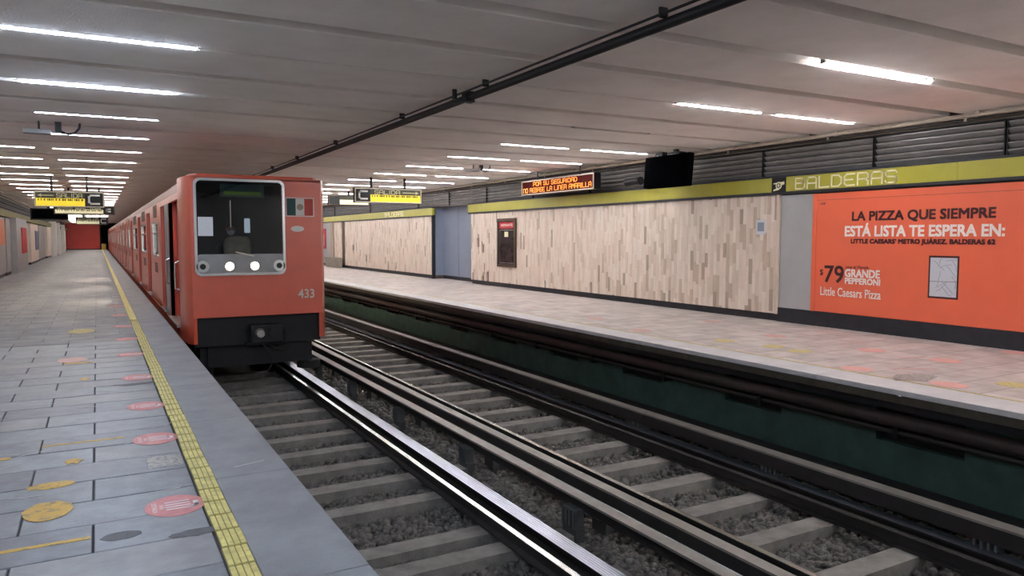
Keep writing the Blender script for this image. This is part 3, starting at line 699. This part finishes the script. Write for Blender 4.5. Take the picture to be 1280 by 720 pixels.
# ceiling cameras
def cctv(x, y, label, s=1.):
    e = empty('security_camera', (x, y, ZC), label, 'security camera', 'ceiling security cameras')
    MB().cyl((x - .25 * s, y, ZC), (x - .25 * s, y, ZC - .14 * s), .014).build('stem', 'dark_metal', e)
    MB().box(x - .48 * s, x - .08 * s, y - .1, y + .1, ZC - .21 * s, ZC - .14 * s).build('housing', 'cam_white', e, bevel=.01)
    MB().box(x - .02, x + .07 * s, y - .04, y + .04, ZC - .16 * s, ZC).build('mount', 'black', e)
    pts = [(x + .0, y, ZC), (x + .04 * s, y, ZC - .14 * s), (x + .14 * s, y, ZC - .19 * s), (x + .26 * s, y, ZC - .17 * s), (x + .33 * s, y, ZC - .08 * s), (x + .34 * s, y, ZC)]
    MB().tube(pts, .018 * s).build('cable_loop', 'black', e)
cctv(-.5, 13.95, 'small ceiling camera with looped cable over the near platform', .95)
cctv(8.55, 17.0, 'small dark ceiling camera over the far platform', .8)

# ------------------------------------------------------------------ left wall and station end
mat('band_shaded', (112, 110, 44), .6)  # darker copy of the band green, near wall's dimness put into the colour
mat('slat_shaded', (70, 70, 74), .7)  # slat grey darkened by colour to hold down tube light on the wall
wl = empty('wall_left', (-3.6, 60, 0), 'near platform wall of grey panels and pillars', 'wall', kind='structure')
MB().box(-3.9, -3.62, 20, Y1, 0, ZC + .2).build('backing', 'grey_panel', wl)
MB().box(-3.9, -3.62, Y0, 20, 0, ZC + .2).build('backing', 'marble3', wl)  # unseen stretch, made pale to bounce light onto the ceiling
MB().box(-3.62, -3.58, Y0, Y1, 0, .14).build('plinth', 'plinth', wl)
MB().box(-3.62, -3.55, 20, Y1, 2.40, ZC).build('upper_panel', 'slat_shaded', wl)  # dark sheet added over the wall top to tone down its brightness
secs = [(20, 36.9, 'grey_panel', -3.3), (37.2, 38.9, 'grey_panel', -3.28), (45.2, 50.5, 'grey_panel', -3.42), (51.5, 58, 'marble3', -3.36), (59.5, 66, 'grey_panel', -3.4), (67, 72, 'marble3', -3.3), (75, 79, 'grey_panel', -3.2), (82, 90, 'marble3', -3.3), (93, 104, 'grey_panel', -3.25)]
for a, b_, mt, x in secs:
    n = max(1, int((b_ - a) / 1.9)); d = (b_ - a) / n
    for i in range(n): MB().box(-3.62, x, a + i * d + .01, a + (i + 1) * d - .01, .14, 2.40).build('panel', mt, wl)
    MB().box(-3.62, x - .03, a, b_, 0, .14).build('plinth', 'plinth', wl)
for a, b_ in ((20, 37), (37, 45), (45, 52), (52, 60), (60, 72), (72, 90), (90, 109)):
    MB().box(-3.62, -3.25, a + .01, b_ - .01, 2.45, 2.72).build('band_panel', 'band_shaded', wl)
for i in range(5): MB().box(-3.62, -3.45 + (i % 2) * .03, 20, Y1, 2.76 + i * .1, 2.84 + i * .1).build('slat', 'slat_shaded', wl)
tag(MB().box(-3.62, -3.05, 39.0, 44.4, .0, 2.45).build('pillar', 'grey_panel', None), 'broad grey pillar with a red poster on the near platform wall', 'pillar')
for y, h in ((72.5, 3.0), (80.0, 3.0), (91.5, 3.0)):
    tag(MB().box(-3.62, -2.95, y, y + 1.1, 0, 2.9).build('pillar', 'white'), {72.5: 'nearest white pillar far along the near platform wall', 80.0: 'middle white pillar far along the near platform wall', 91.5: 'farthest white pillar near the red end wall'}[y], 'pillar', 'white pillars on the near platform wall')
m = MB(); m.box(-3.05, -3.02, 41.2, 43.8, .85, 2.05); tag(m.build('wall_poster', 'red_poster'), 'dark red poster on the broad grey pillar of the near platform', 'poster')
m = MB(); m.box(-3.3, -3.28, 28, 36.7, 1.3, 2.3); tag(m.build('wall_poster', 'orange_poster'), 'pale orange poster at the left edge of the near platform wall', 'poster')
m = MB(); m.box(-3.36, -3.33, 55, 57.5, .8, 2.0); tag(m.build('wall_poster', 'poster_blue'), 'small blue poster far along the near platform wall', 'poster')
for x, z in ((-3.3, 3.32), (-3.22, 3.36), (-3.36, 3.25)):
    tag(MB().cyl((x, 20, z), (x, Y1, z), .022, 8).build('conduit', 'conduit', None, smooth=50), {3.32: 'middle conduit along the ceiling edge of the near platform wall', 3.36: 'upper conduit along the ceiling edge of the near platform wall', 3.25: 'lower conduit along the ceiling edge of the near platform wall'}[z], 'conduit', 'conduits along the near wall')
wf = empty('wall_far', (-1.5, 110, 0), 'red wall closing the far end of the near platform', 'wall', kind='structure')
MB().box(-3.9, .33, Y1, Y1 + .3, 0, ZC + .2).build('panel', 'red_wall', wf)
MB().box(-3.9, .33, Y1 - .05, Y1, 0, .12).build('plinth', 'plinth', wf)
MB().box(7.5, 13.2, Y1, Y1 + .3, -1.7, ZC + .2).build('panel', 'grey_panel', wf)
tw = empty('wall_tunnel', (4, 130, -1.4), 'black tunnel mouth beyond the end of the platforms', 'tunnel', kind='structure')
MB().box(.33, .5, Y1, Y1 + 40, -1.7, ZC + .2).box(7.4, 7.6, Y1, Y1 + 40, -1.7, ZC + .2).box(.33, 7.6, Y1 + 40, Y1 + 40.3, -1.7, ZC + .2).box(.33, 7.6, Y1, Y1 + 40, ZC, ZC + .2).build('lining', 'pit_dark', tw)
bx_ = empty('yellow_box', (.75, 109, 0), 'small yellow box standing at the tunnel mouth', 'box')
MB().box(.5, 1.0, 108.8, 109.3, 0, .7).build('body', 'yellow_paint', bx_); MB().box(.48, 1.02, 108.78, 109.32, .7, .75).build('lid', 'yellow_base', bx_)

# ------------------------------------------------------------------ train
TC, TF = 2.56, 14.0            # centre line, front face
HW, FWD = 1.25, 1.13           # half widths of body and face
ZT, ZS = 2.72, -.30
def side_spec(front):
    if front: return dict(y0=14.95, y1=40.6, doors=[(18.0, 19.2), (23.1, 24.7), (28.4, 30.1), (35.0, 36.7)], wins=[(20.0, 22.1), (25.2, 27.8), (30.8, 34.1), (37.6, 39.2)], cab=(15.08, 16.9))
    return dict(y0=41.2, y1=65.0, doors=[(43.4, 45.0), (49.2, 50.8), (55.0, 56.6), (60.8, 62.4)], wins=[(45.9, 48.3), (51.7, 54.1), (57.5, 59.9), (41.7, 42.7)], cab=None)
def metro_car(front, label):
    sp_ = side_spec(front); ya, yb_ = sp_['y0'], sp_['y1']
    e = empty('metro_car', (TC, TF if front else ya, ZRAIL), label, 'metro car', 'cars of the metro train')
    for s in (-1, 1):
        X = TC + s * HW; XI = X - s * .07
        m = MB(); lo, hi = min(X, XI), max(X, XI)
        ops = sorted([(a, b_, 'd') for a, b_ in sp_['doors']] + [(a, b_, 'w') for a, b_ in sp_['wins']] + ([(*sp_['cab'], 'c')] if sp_['cab'] else []))
        y = ya
        for a, b_, k in ops:
            m.box(lo, hi, y, a, ZS, 2.42); y = b_
            if k == 'd': m.box(lo, hi, a, b_, ZS, -.03); m.box(lo, hi, a, b_, 2.3, 2.42)
            if k == 'w': m.box(lo, hi, a, b_, ZS, 1.1); m.box(lo, hi, a, b_, 2.0, 2.42)
            if k == 'c': m.box(lo, hi, a, b_, ZS, -.05); m.box(lo, hi, a, b_, 2.3, 2.42)
        m.box(lo, hi, y, yb_, ZS, 2.42); m.build('side_wall', 'orange', e)
        ln = MB(); y = max(ya, 17.4) if front else ya; l2 = XI - s * .012
        for a, b_ in sorted(sp_['wins'] + sp_['doors']):
            ln.box(XI, l2, y, a - .06, -.05, 2.4); y = b_ + .06
            if (a, b_) in sp_['wins']: ln.box(XI, l2, a - .06, b_ + .06, -.05, 1.1); ln.box(XI, l2, a - .06, b_ + .06, 2.0, 2.4)
        ln.box(XI, l2, y, yb_, -.05, 2.4).build('lining', 'car_int', e)
        for a, b_ in sp_['doors']:
            XD = X - s * .071; c = (a + b_) / 2
            for p, q in ((a - .04, c - .004), (c + .004, b_ + .04)):
                d = MB().box(XD, XD - s * .04, p, q, -.05, 2.34).build('door_leaf', 'door_leaf', e)
                MB().box(XD + s * .004, XD, p + .16, q - .14, 1.0, 1.95).build('door_window', 'black_gloss', d)
            MB().box(X + s * .05, XI, a, b_, -.05, -.015).build('door_sill', 'steel', e)
        for a, b_ in sp_['wins']:
            w = MB().box(X - s * .03, X - s * .04, a, b_, 1.1, 2.0).build('window_pane', 'win_glass', e)
            f = Frame((X, 0, 0), (0, s, 0), (0, 0, 1)); m = MB()
            u0, u1 = sorted((s * a, s * b_)); f.ring(m, u0, u1, 1.1, 2.0, .045, -.045, .006); f.rect(m, u0, u1, 1.68, 1.71, -.045, 0)
            m.build('window_frame', 'steel', w)
            m = MB()
            for i in range(7): m.box(X, X + s * .012, a + .4, b_ - .5, 2.10 + i * .045, 2.125 + i * .045)
            m.build('roof_grille', 'under', e)
            m = MB()
            for i in range(2):
                for j in range(5): m.box(X, X + s * .008, a + .5 + i * .55, a + .95 + i * .55, .72 + j * .05, .75 + j * .05)
            m.build('side_vent', 'door_leaf', e)
        MB().box(X, X + s * .012, ya, yb_, -.12, -.08).build('rub_rail', 'orange_door', e)
    # roof shell with rounded shoulders
    prof = [(-HW, 2.42), (-HW + .02, 2.55), (-HW + .09, 2.64), (-HW + .25, 2.70), (-HW + .5, ZT), (HW - .5, ZT), (HW - .25, 2.70), (HW - .09, 2.64), (HW - .02, 2.55), (HW, 2.42)]
    inner = [(x * .95, z - .06) for x, z in prof]
    MB().prism([(TC + x, z) for x, z in prof] + [(TC + x, z) for x, z in reversed(inner)], 'y', ya, yb_).build('roof', 'roof_paint', e, smooth=35)
    MB().box(TC - HW + .08, TC + HW - .08, ya, yb_, -.18, -.06).build('car_floor', 'car_floor', e)
    yw = 17.3 if front else ya + .02
    MB().box(TC - HW + .07, TC + HW - .07, yw, yw + .06, -.06, 2.62).box(TC - HW + .07, TC + HW - .07, yb_ - .08, yb_ - .02, -.06, 2.62).build('bulkhead', 'car_int', e)
    MB().box(TC - .1, TC + .1, yw + .5, yb_ - .5, 2.56, 2.6).build('interior_light', 'car_tube', e)
    MB().box(TC - 1.0, TC + 1.0, ya + .3, yb_ - .2, -.75, -.18).build('underframe', 'under', e)
    for yy in ((17.0, 19.3, 36.5, 38.8) if front else (ya + 2, ya + 4.3, yb_ - 4.3, yb_ - 2)):
        for s in (-1, 1):
            MB().cyl((TC + s * .86, yy, ZRAIL + .48), (TC + s * 1.12, yy, ZRAIL + .48), .48, 22).build('wheel', 'rubber', e, smooth=40)
    for yy in ((18.15, 37.6) if front else (ya + 3.15, yb_ - 3.15)):
        MB().box(TC - .8, TC + .8, yy - 1.3, yy + 1.3, -.85, -.6).build('bogie_frame', 'under', e)
    if not front:
        MB().box(TC - .45, TC + .45, ya - .6, ya, -.1, 2.2).build('gangway', 'rubber', e)
    return e
car = metro_car(True, 'leading orange metro car with lit headlights and number 433')
# --- cab front
def at(xz, dy): return (xz[0], TF + dy, xz[1])
XA, XB = TC - FWD, TC + FWD
WX0, WX1, WZ0, WZ1 = 1.475, 3.02, .92, 2.63       # windscreen frame
m = MB()   # face plate around the windscreen opening
m.box(XA, XB, TF, TF + .06, .18, WZ0 + .1).box(XA, WX0 + .04, TF, TF + .06, WZ0 + .1, 2.66).box(WX1 - .04, XB, TF, TF + .06, WZ0 + .1, 2.66).box(WX0 + .04, WX1 - .04, TF, TF + .06, WZ1 - .03, 2.66)
m.build('front_plate', 'orange', car)
for s in (-1, 1):   # corner wraps from the face to the sides
    m = MB()
    P = [(TC + s * FWD, TF), (TC + s * (FWD + .07), TF + .12), (TC + s * (FWD + .105), TF + .45), (TC + s * HW, TF + .95)]
    Q = [(x - s * .06, y + .03) for x, y in P]
    m.prism(P + Q[::-1], 'z', ZS + .02, 2.66)
    m.build('corner_panel', 'orange', car, smooth=50)
m = MB(); n = 8    # cab roof, rounded down to the face
roofp = [(XA, 2.66), (XA + .12, 2.70), (XA + .4, ZT), (XB - .4, ZT), (XB - .12, 2.70), (XB, 2.66)]
m.prism([(XA, TF), (XB, TF), (XB + .07, TF + .12), (XB + .105, TF + .45), (TC + HW, TF + .97), (TC - HW, TF + .97), (XA - .105, TF + .45), (XA - .07, TF + .12)], 'z', 2.60, 2.665)
m.prism([(XA + .12, TF + .06), (XB - .12, TF + .06), (XB, TF + .3), (TC + HW - .1, TF + .97), (TC - HW + .1, TF + .97), (XA, TF + .3)], 'z', 2.665, ZT - .01)
m.build('cab_roof', 'orange', car, bevel=.02)
m = MB().box(TC - HW, TC + HW, TF + .94, TF + .965, ZS, 2.60); m2 = MB()
for s in (-1, 1): m2.box(TC + s * HW, TC + s * (HW - .02), TF + 2.99, TF + 3.02, ZS, 2.44)
m2.build('seam', 'black', car)
fw = facing(TF)
def rrect(x0, x1, z0, z1, r, n=5):
    pts = []
    for cx, cz, a0 in ((x1 - r, z1 - r, 0), (x0 + r, z1 - r, 90), (x0 + r, z0 + r, 180), (x1 - r, z0 + r, 270)):
        for i in range(n + 1): a = R(a0 + 90 * i / n); pts.append((cx + r * math.cos(a), cz + r * math.sin(a)))
    return pts
m = MB(); o_ = rrect(WX0, WX1, WZ0, WZ1, .11); i_ = rrect(WX0 + .045, WX1 - .045, WZ0 + .045, WZ1 - .045, .08); n = len(o_)
for i in range(n):
    j = (i + 1) % n; fw.poly(m, [o_[i], o_[j], i_[j], i_[i]], 0, .045)
wf_ = m.build('windscreen_frame', 'chrome', car)
m = MB(); fw.poly(m, rrect(WX0 + .04, WX1 - .04, 1.29, WZ1 - .04, .07), .0, .008); m.build('windscreen', 'wind_glass', car)
m = MB(); fw.poly(m, rrect(WX0 + .04, WX1 - .04, WZ0 + .04, 1.30, .06), .0, .02); lp = m.build('lamp_panel', 'grey_panel_m', car)
for u, lit in ((1.60, 0), (2.045, 1), (2.47, 1), (2.90, 0)):
    m = MB(); fw.disc(m, u, 1.085, .105 if not lit else .085, .02, .045, 0); fw.disc(m, u, 1.085, .05 if not lit else .066, .045, .052, 1)
    m.build('headlight', ['chrome' if not lit else 'grey_panel_m', 'lamp_lit' if lit else 'lamp_dark'], lp)
m = MB(); p, q_ = ony(274.5, 228.5, TF + .1), ony(330, 247.5, TF + .1); f2 = facing(TF + .10)
f2.rect(m, p.x, q_.x, q_.z, p.z, 0, .02, 0); f2.rect(m, p.x + .06, q_.x - .05, q_.z + .035, q_.z + .10, .02, .025, 1); m.build('destination_display', ['dest', 'dest_txt'], car)
m = MB(); m.cyl((2.08, TF - .02, 1.78), (2.08, TF - .02, 2.25), .008).cyl((2.46, TF - .03, 1.26), (2.15, TF - .03, 1.34), .012); m.build('wiper', 'conduit', car)
p, q_ = ony(247, 271, TF - .01), ony(266.5, 295, TF - .01)
m = MB(); f3 = facing(TF - .009); f3.rect(m, p.x, q_.x, q_.z, p.z, 0, .004); pz = m.build('paper_sheet', 'paper', car)
p0, p1, p2 = 3.065, 3.54, 3.30     # flag decal, badge, number
fl_ = MB(); w3 = (p1 - p0) / 3
fw.rect(fl_, p0, p0 + w3, 2.0, 2.31, 0, .006, 0); fw.rect(fl_, p0 + w3, p0 + 2 * w3, 2.0, 2.31, 0, .006, 1); fw.rect(fl_, p0 + 2 * w3, p1, 2.0, 2.31, 0, .006, 2); fw.disc(fl_, (p0 + p1) / 2, 2.155, .06, .006, .008, 3); fw.ring(fl_, p0 - .02, p1 + .02, 1.98, 2.33, .015, 0, .005, 1)
fl_.build('flag_decal', ['flag_green', 'flag_white', 'flag_red', 'flag_em'], car)
m = MB(); fw.disc(m, 3.25, 1.755, .055, 0, .008, ru=.12); m.build('oval_badge', 'flag_white', car)
m = MB(); letters(fw, m, '433', 3.24, 3.54, .465, .635, .006, .02); m.build('number', 'flag_white', car)
# lower front: black apron, coupler, hoses, guide wheels
m = MB().box(XA + .02, XB - .02, TF + .12, TF + .2, ZS - .05, .18).box(XA + .25, XB - .25, TF + .25, TF + .6, -.75, -.3); m.build('apron', 'under', car)
m = MB().box(2.36, 2.95, TF - .12, TF + .3, -.32, .02).box(2.30, 3.02, TF + .0, TF + .2, -.38, -.30); cpl = m.build('coupler', 'dark_metal', car, bevel=.03)
MB().cyl((2.78, TF - .16, -.13), (2.78, TF - .1, -.13), .11, 16).build('coupler_socket', 'black', cpl)
MB().cyl((2.52, TF - .2, -.13), (2.52, TF - .1, -.13), .07, 14, .1).build('coupler_cone', 'steel', cpl)
m = MB(); pts = [(2.58 + .1 * math.sin(t * .9) * 1.6, TF - .02, -.35 - .52 * t / 3) for t in [i * .3 for i in range(11)]]; m.tube(pts, .014); m.tube([(2.7, TF, -.36), (2.8, TF, -.44), (2.95, TF, -.47)], .012); m.build('air_hose', 'dark_metal', car)
for s in (-1, 1):
    MB().cyl((TC + s * .98, TF + .55, -.92), (TC + s * .98, TF + .55, -.78), .22, 20).build('guide_wheel', 'rubber', car, smooth=40)
    MB().box(TC + s * .8, TC + s * 1.0, TF + .35, TF + .75, -.76, -.40).build('guide_wheel_bracket', 'dark_metal', car)
# cab doors and grab rails
for s in (-1, 1):
    X = TC + s * HW
    d = MB().box(X - s * .14, X - s * .18, 15.08, 16.9, -.03, 2.3).build('cab_door', 'orange_door', car)
    MB().box(X - s * .136, X - s * .14, 15.12, 15.75, 1.05, 2.1).build('door_window', 'black_gloss', d)
    for y in (14.98, 16.98): MB().tube([(X, y, .62), (X + s * .07, y, .66), (X + s * .07, y, 1.12), (X, y, 1.16)], .018).build('grab_rail', 'chrome', car)
    MB().box(X - s * .16, X + s * .06, 15.05, 16.95, -.08, -.03).build('cab_step', 'steel', car)
    MB().box(X - s * .16, X, 15.0, 15.08, -.05, 2.3).box(X - s * .16, X, 16.9, 16.96, -.05, 2.3).build('door_jamb', 'orange_door', car)
    MB().box(X, X + s * .006, 17.05, 17.98, -.02, 2.3).build('jamb_panel', 'grey_panel_m', car)
MB().box(XA + .06, XB - .06, TF + .35, TF + .8, -.06, 1.22).build('console', 'cab_int', car, bevel=.03)
MB().box(TC - HW + .1, TC + HW - .1, 16.95, 17.0, -.06, 2.6).build('cab_bulkhead', 'cab_int', car)
MB().box(TC - HW + .1, TC + HW - .1, TF + .07, 16.95, 2.54, 2.6).build('cab_ceiling', 'cab_int', car)
# further cars
car2 = metro_car(False, 'second metro car coupled behind the leading car')
for i, lbx in enumerate(('third metro car of the train, far down the platform', 'last metro car of the train, at the tunnel mouth')):
    c = copy_tree(car2); c.location.y = car2.location.y + 24.6 * (i + 1); c['label'] = lbx

# ------------------------------------------------------------------ driver
def skin_body(name, pts, edges, mt, parent):
    me = bpy.data.meshes.new(name); o0 = parent.location
    me.from_pydata([(p[0] - o0.x, p[1] - o0.y, p[2] - o0.z) for p, r in pts], edges, [])
    ob = bpy.data.objects.new(name, me); COL.objects.link(ob); ob.parent = parent
    bpy.context.view_layer.objects.active = ob
    md = ob.modifiers.new('skin', 'SKIN'); md.use_smooth_shade = True
    for i, (p, r) in enumerate(pts): me.skin_vertices[0].data[i].radius = (r if isinstance(r, tuple) else (r, r))
    me.skin_vertices[0].data[0].use_root = True
    sb = ob.modifiers.new('sub', 'SUBSURF'); sb.levels = 1; sb.render_levels = 2
    me.materials.append(MATS[mt]); return ob
hx, hy, hz = 2.28, 15.35, 1.80
dr = empty('person', (hx, hy, -.06), 'train driver in dark clothes and white face mask behind the windscreen', 'person')
P_ = [((hx, hy, .92), (.16, .11)), ((hx, hy, 1.15), (.15, .10)), ((hx, hy, 1.38), (.18, .11)), ((hx, hy, 1.50), (.10, .08)), ((hx, hy, 1.58), .055),
      ((hx - .2, hy, 1.46), .065), ((hx - .27, hy - .08, 1.22), .05), ((hx - .17, hy - .36, 1.26), .04),
      ((hx + .2, hy, 1.46), .065), ((hx + .27, hy - .08, 1.22), .05), ((hx + .17, hy - .36, 1.26), .04),
      ((hx - .1, hy, .85), .1), ((hx - .11, hy - .03, .45), .075), ((hx - .11, hy, .05), .055), ((hx - .11, hy - .16, -.01), .045),
      ((hx + .1, hy, .85), .1), ((hx + .11, hy - .03, .45), .075), ((hx + .11, hy, .05), .055), ((hx + .11, hy - .16, -.01), .045)]
skin_body('body', P_, [(0, 1), (1, 2), (2, 3), (3, 4), (3, 5), (5, 6), (6, 7), (3, 8), (8, 9), (9, 10), (0, 11), (11, 12), (12, 13), (13, 14), (0, 15), (15, 16), (16, 17), (17, 18)], 'uniform', dr)
def blob(name, c, r, mt, parent, n=18, fn=None):
    bm = bmesh.new(); bmesh.ops.create_uvsphere(bm, u_segments=n, v_segments=12, radius=1)
    for v in bm.verts:
        if fn: v.co = fn(v.co)
        v.co = Vector((v.co.x * r[0], v.co.y * r[1], v.co.z * r[2])) + Vector(c) - parent.location
    me = bpy.data.meshes.new(name); bm.to_mesh(me); bm.free(); me.materials.append(MATS[mt]); me.polygons.foreach_set('use_smooth', [True] * len(me.polygons))
    o = bpy.data.objects.new(name, me); COL.objects.link(o); o.parent = parent; return o
blob('head', (hx, hy, 1.74), (.078, .098, .118), 'skin', dr, fn=lambda c: Vector((c.x * (1 - .18 * max(0, -c.z)), c.y, c.z)))
blob('hair', (hx, hy + .02, 1.785), (.084, .1, .09), 'hair', dr)
blob('face_mask', (hx, hy - .045, 1.70), (.066, .066, .056), 'white', dr)
for s in (-1, 1):
    blob('eye', (hx + s * .03, hy - .09, 1.76), (.012, .01, .008), 'black', dr); blob('ear', (hx + s * .079, hy, 1.745), (.012, .02, .03), 'skin', dr)
    h0 = Vector((hx + s * .16, hy - .38, 1.26)); hd = MB().box(h0.x - .04, h0.x + .04, h0.y - .09, h0.y, 1.245, 1.275)
    for i in range(4): hd.cyl((h0.x - .03 + i * .02, h0.y - .085, 1.262), (h0.x - .03 + i * .02, h0.y - .13 - (.015 if i in (1, 2) else 0), 1.25), .009, 7)
    hd.cyl((h0.x - s * .035, h0.y - .03, 1.26), (h0.x - s * .065, h0.y - .075, 1.252), .01, 7); hd.build('hand', 'skin', dr, smooth=60)
bag = empty('cloth_bundle', (2.27, 14.55, 1.22), 'tan cloth bundle lying on the console behind the windscreen', 'bag')
blob('cloth', (2.27, 14.58, 1.42), (.24, .14, .2), 'tan_cloth', bag, fn=lambda c: Vector((math.copysign(abs(c.x) ** .55, c.x), c.y, math.copysign(abs(c.z) ** .6, c.z) * (1 + .12 * c.x))))
MB().box(2.10, 2.48, 14.43, 14.46, 1.50, 1.53).build('fold', 'tan_cloth', bag, bevel=.01)
pw_ = ony(305.5, 273, 16.9), ony(313, 291, 16.9)
MB().box(pw_[0].x, pw_[1].x, 16.93, 16.945, pw_[1].z, pw_[0].z).build('rear_window', 'lit_pane', car)

# ------------------------------------------------------------------ floor markings
def sticker(x, y, r, label, group, detail=True, mt='sticker_red', ry=None):
    e = empty('floor_sticker', (x, y, 0), label, 'floor sticker', group)
    MB().ell((x, y), r, ry or r * 1.15, .0015, .003, 30).build('disc', mt, e)
    if detail:
        f = Frame((x, y, .003), (0, -1, 0), (1, 0, 0)); m = MB(); t = .018; k = 1.1
        for i in range(4): f.line(m, [(-.058 * k + i * .038 * k, -.045), (-.058 * k + i * .038 * k, .075 if i < 3 else .10)], t, 0, .001)
        f.line(m, [(.056 * k, .09), (.03, .115), (-.02, .115)], t * 1.6, 0, .001)
        m.build('emblem', 'sticker_white', e)
        m = MB(); letters(f, m, 'SANA', -.04, .04, -.085, -.06, .001, .01); letters(f, m, 'DISTANCIA', -.085, .085, -.125, -.098, .001, .01); m.build('lettering', 'sticker_white', e)
    return e
for i, y in enumerate((4.775, 6.47, 7.78, 9.43, 11.35, 13.1, 15.0, 17.2, 19.5)):
    sticker(.355, y, .165, f'{ORD[i]} round red floor sticker from the viewer along the yellow strip' if i else 'nearest round red floor sticker beside the yellow tactile strip', 'red stickers by the tactile strip', i < 5)
def mark(name, label, cat, mt, fn, group=None):
    m = MB(); fn(m); return tag(m.build(name, mt), label, cat, group)
gy = 'worn yellow marks on the near platform'
mark('floor_mark', 'nearest worn yellow disc painted on the near platform', 'floor mark', 'yellow_paint', lambda m: m.ell((-.305, 5.04), .13, .17, .001, .003, 26, wob=.05), gy)
mark('floor_mark', 'second worn yellow disc on the near platform, half rubbed off', 'floor mark', 'yellow_paint', lambda m: m.ell((-.31, 5.555), .135, .075, .001, .003, 26, wob=.08), gy)
mark('floor_stripe', 'nearest yellow tape stripe across the near platform at lower left', 'floor mark', 'yellow_paint', lambda m: m.box(-1.6, -.083, 4.455, 4.495, .001, .003), gy)
mark('floor_stripe', 'thin yellow tape stripe across the near platform behind the worn discs', 'floor mark', 'yellow_paint', lambda m: m.box(-.42, .14, 6.62, 6.655, .001, .003), gy)
mark('floor_stripe', 'yellow tape stripe at the left frame edge on the near platform', 'floor mark', 'yellow_paint', lambda m: m.box(-1.6, -.6, 6.36, 6.42, .001, .003), gy)
mark('floor_mark', 'small ragged yellow patch on the near platform', 'floor mark', 'yellow_paint', lambda m: m.ell((-.2, 6.1), .06, .08, .001, .003, 12, wob=.4), gy)
mark('floor_mark', 'faint orange patch farther along the near platform', 'floor mark', 'sticker_pale', lambda m: m.ell((-.33, 11.2), .17, .22, .001, .003, 20, wob=.1), gy)
mark('floor_stripe', 'pale orange tape stripe beside the faint orange patch', 'floor mark', 'yellow_paint', lambda m: m.box(-.42, -.1, 10.85, 10.95, .001, .003), gy)
mark('floor_mark', 'faint yellow disc in the middle of the near platform', 'floor mark', 'yellow_pale', lambda m: m.ell((-.28, 14.6), .2, .35, .001, .003, 20, wob=.06), gy)
mark('floor_stripe', 'short yellow dash near the middle of the near platform', 'floor mark', 'yellow_paint', lambda m: m.box(-.22, -.13, 9.55, 9.68, .001, .003), gy)
gd = 'dark scuffs on the near platform'
mark('floor_mark', 'dark oval scuff between paving joints at the bottom of the picture', 'floor mark', 'scuff_dark', lambda m: m.ell((.06, 4.42), .1, .06, .001, .0025, 20, wob=.1), gd)
mark('floor_mark', 'dark smear crossing the floor just before the nearest red sticker', 'floor mark', 'scuff_dark', lambda m: m.ell((.42, 4.28), .13, .05, .001, .0025, 20, wob=.15), gd)
mark('floor_mark', 'dark arrow shaped scuff beside the third red sticker', 'floor mark', 'scuff_dark', lambda m: m.prism([(.22, 8.95), (.55, 9.0), (.55, 9.1), (.3, 9.08), (.1, 9.05)], 'z', .001, .0025), gd)
rs = random.Random(11)
for i in range(26):
    x, y, a, l = rs.uniform(-.9, .45), rs.uniform(4, 10), rs.uniform(-.5, .7), rs.uniform(.12, .4)
    dx, dy = math.cos(a) * l, math.sin(a) * l
    MB().prism([(x, y), (x + dx, y + dy), (x + dx, y + dy + .014), (x, y + .008)], 'z', .001, .0025).build('scratch', 'scuff_white', fl)
mark('scratch', 'long pale gouge on the kerb slab beside the yellow strip', 'scratch', 'scuff_white', lambda m: m.prism([(.78, 5.38), (1.0, 5.45), (1.0, 5.465), (.78, 5.395)], 'z', .001, .002))
far = [((801, 413), 'below the LED display'), ((969, 420), 'below the end of the stone wall'), ((1090, 438), 'below the left part of the billboard'), ((1182, 451), 'in front of the middle of the billboard'), ((1071, 461), 'near the kerb left of the billboard middle'), ((1186, 481), 'nearest the kerb at right'), ((1271, 441), 'at the right frame edge under the billboard'), ((745, 398), 'beneath the hydrant cabinet'), ((890, 402), 'below the hanging television')]
for (px, py), tx in far:
    p = onz(px, py); sticker(p.x, p.y, .17, f'faded pink floor sticker on the far platform {tx}', 'pink stickers on the far platform', False, 'sticker_pink' if px > 1000 else 'sticker_pale')
fary = [((967, 433), 'leftmost worn yellow mark on the far platform'), ((1000, 439), 'second worn yellow mark on the far platform'), ((1267, 481), 'large worn yellow mark on the far platform at the right frame edge'), ((905, 426), 'faint yellow mark on the far platform near its kerb line')]
for (px, py), tx in fary:
    p = onz(px, py); mark('floor_mark', tx, 'floor mark', 'yellow_pale', lambda m: m.ell((p.x, p.y), .17, .16, .001, .003, 20, wob=.1), 'worn yellow marks on the far platform')
p = onz(1146, 472); mark('floor_mark', 'dark patch with white flecks near the far platform kerb', 'floor mark', 'slab_white', lambda m: m.ell((p.x, p.y), .3, .2, .001, .003, 12, wob=.3))
for i in range(18):
    x, y, a, l = rs.uniform(8.0, 10.9), rs.uniform(5, 22), rs.uniform(-.6, .6), rs.uniform(.2, .6)
    dx, dy = math.cos(a) * l, math.sin(a) * l
    MB().prism([(x, y), (x + dx, y + dy), (x + dx, y + dy + .06), (x, y + .05)], 'z', .001, .0025).build('scuff', 'sticker_pale', fr_)
# scraps of paper on the track-side ledge
for (px, py), tx in (((1173, 591), 'white scrap lying on the ledge below the far platform'), ((1124, 495), 'small white chip stuck on the far platform nosing')):
    p = onx(px, py, 7.60 if py > 550 else 7.31)
    if py > 550: p = onz(px, py, -1.12)
    tag(MB().add([(p.x - .03, p.y - .03, p.z + .0), (p.x + .03, p.y - .02, p.z), (p.x, p.y + .03, p.z), (p.x, p.y, p.z + .03)], [(0, 2, 1), (0, 1, 3), (1, 2, 3), (2, 0, 3)]).build('litter', 'paper'), tx, 'litter')
